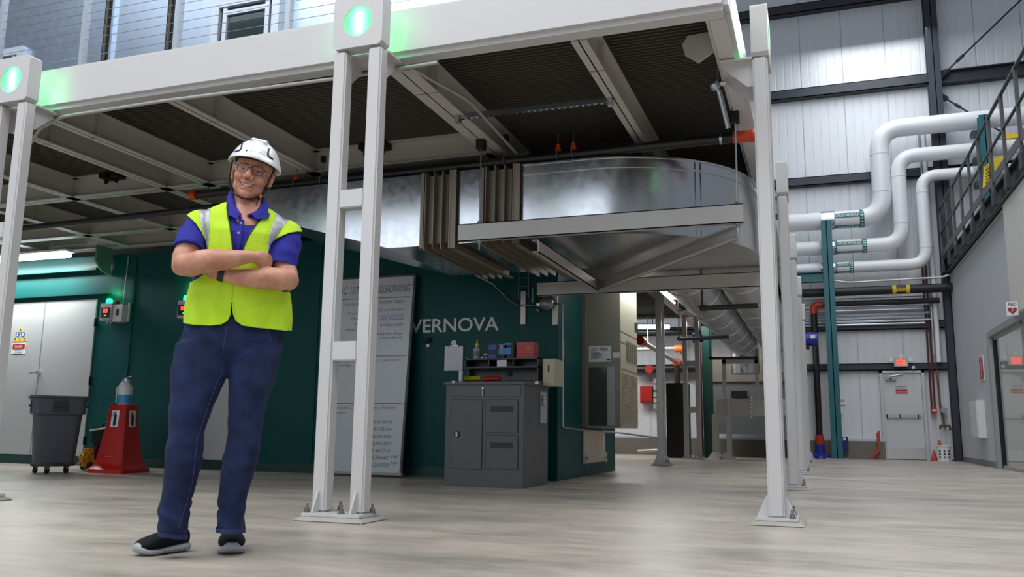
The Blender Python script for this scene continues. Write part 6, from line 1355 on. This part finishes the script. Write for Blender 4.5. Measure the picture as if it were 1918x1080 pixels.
# --- hard hat
HW = mat('helmet_white', '#e9eaee', .22, coat=.5)
hc = Vector((0, -.012, .053)); rx, ry, rz = .099, .124, .102
def hp3(th, ph, g=0):
    x, y, z = math.sin(ph)*math.cos(th), math.sin(ph)*math.sin(th), math.cos(ph); return hc+Vector(((rx+g)*x, (ry+g)*y, (rz+g)*z))
n = 48; rg = []
for ph, g in ((.02, 0), (.2, 0), (.4, 0), (.6, 0), (.8, 0), (1.0, 0), (1.2, .001), (1.38, .003), (1.5, .007)):
    rg.append([hd(hp3(2*math.pi*i/n, ph, g)+Vector((0, 0, .004 if abs(math.cos(2*math.pi*i/n)) < .26 and math.sin(2*math.pi*i/n)*1 > -2 and ph < 1.05 else 0))) for i in range(n)])
def rim(i, g, dz):
    th = 2*math.pi*i/n; f = max(0, math.sin(th)); x, y = math.cos(th), math.sin(th)
    return hd(hc+Vector(((rx+g)*x, (ry+g+.020*f**3)*y, dz-.012*f*0+.004*f)))
rg.append([rim(i, .011, -.004) for i in range(n)]); rg.append([rim(i, .013, -.012) for i in range(n)]); rg.append([rim(i, .009, -.014) for i in range(n)])
rg.append([rim(i, -.002, -.004) for i in range(n)]); rg.append([hd(hp3(2*math.pi*i/n, 1.2, -.006)) for i in range(n)]); rg.append([hd(hp3(2*math.pi*i/n, .3, -.006)) for i in range(n)])
hs = MB().loft(rg, cap=False); hs.add(rg[0], [tuple(range(n))]); HAT = hs.build('hard_hat', HW, PER, angle=50)
# raised centre ridge
rd = []
for ph in [i*.11 for i in range(-8, 7)]:
    c0 = [hd(hc+Vector((x_, (ry+g_)*math.sin(ph), (rz+g_)*math.cos(ph)))) for x_, g_ in ((-.038, -.010), (-.030, .005), (.030, .005), (.038, -.010))]; rd.append(c0)
MB().loft(rd).build('helmet_ridge', HW, HAT, bevel=.002, angle=50)
bh2 = BVHTree.FromPolygons([Vector(v.co) for v in HAT.data.vertices], [tuple(p.vertices) for p in HAT.data.polygons])
def onhat(px_, py_, off=.001): return on(bh2, px_, py_, off)
for pts in (((454, 269), (452.5, 277), (449, 282), (441, 284)), ((503.5, 279), (501, 289), (504, 294), (511, 298))):
    P_ = [onhat(x, y, .0) for x, y in pts]; MB().tube(bend(P_, .01, 4), .0052, 8).build('vent_slot', mat('vent_dark', '#2c2d30', .6), HAT)
p = onhat(462.5, 282.5, .0006); nn_ = (CAM-p).normalized(); MB().lathe(p, [(.0035, 0), (.0055, 0), (.0055, .0008), (.0035, .0008)], 20, ax=nn_).build('round_emblem', mat('emblem_grey', '#6f7a80', .5), HAT)
m = MB(); a, b = onhat(468, 283, .001), onhat(490, 287.5, .001); xd = (b-a).normalized(); up_ = (PZ-xd*PZ.dot(xd)).normalized()
m.text('GE VERNOVA', a-up_*.002, xd, up_, .0055, width=(b-a).length, ex=.0022); m.build('helmet_lettering', mat('emblem_grey', '#6f7a80', .5), HAT)
# suspension band and chin strap
MB().loft([[hd(Vector(((.083)*math.cos(q), -.012+.105*math.sin(q), z_))) for q in [2*math.pi*i/32 for i in range(32)]] for z_ in (.046, .062)], cap=False).build('suspension_band', BLACK, HAT)
st = mat('strap_black', '#161617', .7)
def hline(pts, r, nm, m=st): MB().tube(bend([hd(*q) for q in pts], .03, 5), r, 8).build(nm, m, HAT)
hline([(-.086, .045, .035), (-.082, .035, -.04), (-.070, .030, -.085), (-.035, .052, -.112), (.0, .066, -.117), (.028, .055, -.112), (.050, .040, -.098)], .0042, 'chin_strap')
hline([(.085, .040, .035), (.076, .042, -.03), (.060, .040, -.085)], .0035, 'side_strap'); hline([(.088, -.03, .03), (.078, .012, -.05), (.056, .038, -.092)], .003, 'side_strap')
hline([(-.088, -.03, .03), (-.084, .005, -.05), (-.075, .028, -.078)], .003, 'side_strap')
q = hd(.053, .046, -.098); B(q-Vector((.008, .006, .008)), q+Vector((.008, .006, .008))).build('strap_buckle', BLACK, HAT, bevel=.002); q = hd(.060, .046, -.088); MB().sph(q, (.006, .006, .011), 10, 8).build('orange_clip', mat('clip_orange', '#f0823c', .4), HAT)
hline([(.053, .048, -.100), (.053, .046, -.125), (.048, .044, -.140)], .0025, 'strap_tail')
# --- wristband
a, b = pp(421, 514.5, .132), pp(410, 511.5, .129); MB().tube([a, a.lerp(b, .5), b], .0345, 24, cap=True).build('wristband', mat('band_black', '#1d1d1f', .5), PER)
# --- shoes
UPP = cloth('shoe_mesh', '#1b1b1c', '#111112', .8, 500, .6); SOLE = mat('sole_grey', '#a9acb3', .5)
def shoe(heel, toe, w, lift=0):
    heel, toe = Vector(heel), Vector(toe); f = (toe-heel); Lf = f.length; f.normalize(); s = Vector((-f.y, f.x, 0))
    root = None
    def sec(t, w_, z0, z1, sq=2.6, n=20):
        c = heel+f*(Lf*t); return [c+s*(math.copysign(abs(math.cos(a))**(2/sq), math.cos(a))*w_)+PZ*((z0+z1)/2+(z1-z0)/2*math.copysign(abs(math.sin(a))**(2/sq), math.sin(a))) for a in [2*math.pi*i/n for i in range(n)]]
    prof = [(0.0, .55, .022, .03), (.03, .72, .004, .042), (.12, .80, 0, .042), (.3, .78, 0.002, .036), (.5, .86, .002, .031), (.7, 1.0, 0, .028), (.84, .98, .004, .031), (.93, .80, .012, .042), (.985, .5, .022, .05), (1.0, .25, .03, .045)]
    sl_ = MB(); sl_.loft([sec(t, w*k, z0, z1) for t, k, z0, z1 in prof]); so_ = sl_.build('sole', SOLE, PER, angle=60)
    for t in (.16, .26, .36, .46, .56, .66):
        sq_ = MB(); sq_.loft([sec(t, w*(.99 if t > .5 else .86)*.99, .001, .026), sec(t+.012, w*(.99 if t > .5 else .86)*.99, .001, .026)]); sq_.build('sole_groove', mat('groove_grey', '#6d7076', .6), so_)
    up_ = MB(); pr_ = [(.015, .50, .03, .095), (.06, .66, .028, .108), (.15, .70, .028, .108), (.26, .70, .028, .108), (.36, .70, .028, .112), (.46, .74, .028, .100), (.58, .84, .026, .094), (.7, .93, .026, .085), (.82, .92, .026, .076), (.91, .80, .026, .066), (.965, .56, .03, .054)]
    up_.loft([sec(t, w*k, z0, z1, 2.2) for t, k, z0, z1 in pr_]); uo = up_.build('shoe_upper', UPP, PER, angle=60, subsurf=1)
    tc_ = MB(); tc_.loft([sec(t, w*k, z0, z1, 2.4) for t, k, z0, z1 in ((.86, .60, .03, .052), (.93, .58, .02, .058), (.985, .42, .02, .054), (1.003, .2, .028, .048))]); tc_.build('toe_cap', SOLE, uo, angle=60)
    for t in (.44, .50, .56):
        c = heel+f*(Lf*t); z_ = .112-(t-.44)*.22; MB().tube([c-s*.03+PZ*(z_-.012), c+PZ*z_, c+s*.03+PZ*(z_-.010)], .0028, 8).build('lace', BLACK, uo)
    c = heel+f*(Lf*.42)+PZ*.108; MB().tube([c, c+s*.03+f*.01, c+s*.055-PZ*.03+f*.02], .002, 6).build('lace_end', BLACK, uo)
t1 = at(251, 1042, 'z', 0); h1 = at(352, 1030, 'z', 0); d_ = (t1-h1); h1 = t1-d_.normalized()*.262; shoe(h1, t1, .060)
t2 = at(433, 1040, 'z', 0); v_ = (CAM-t2); v_.z = 0; v_.normalize(); v_ = (v_+PU*.02).normalized(); shoe(t2-v_*.30, t2, .066)
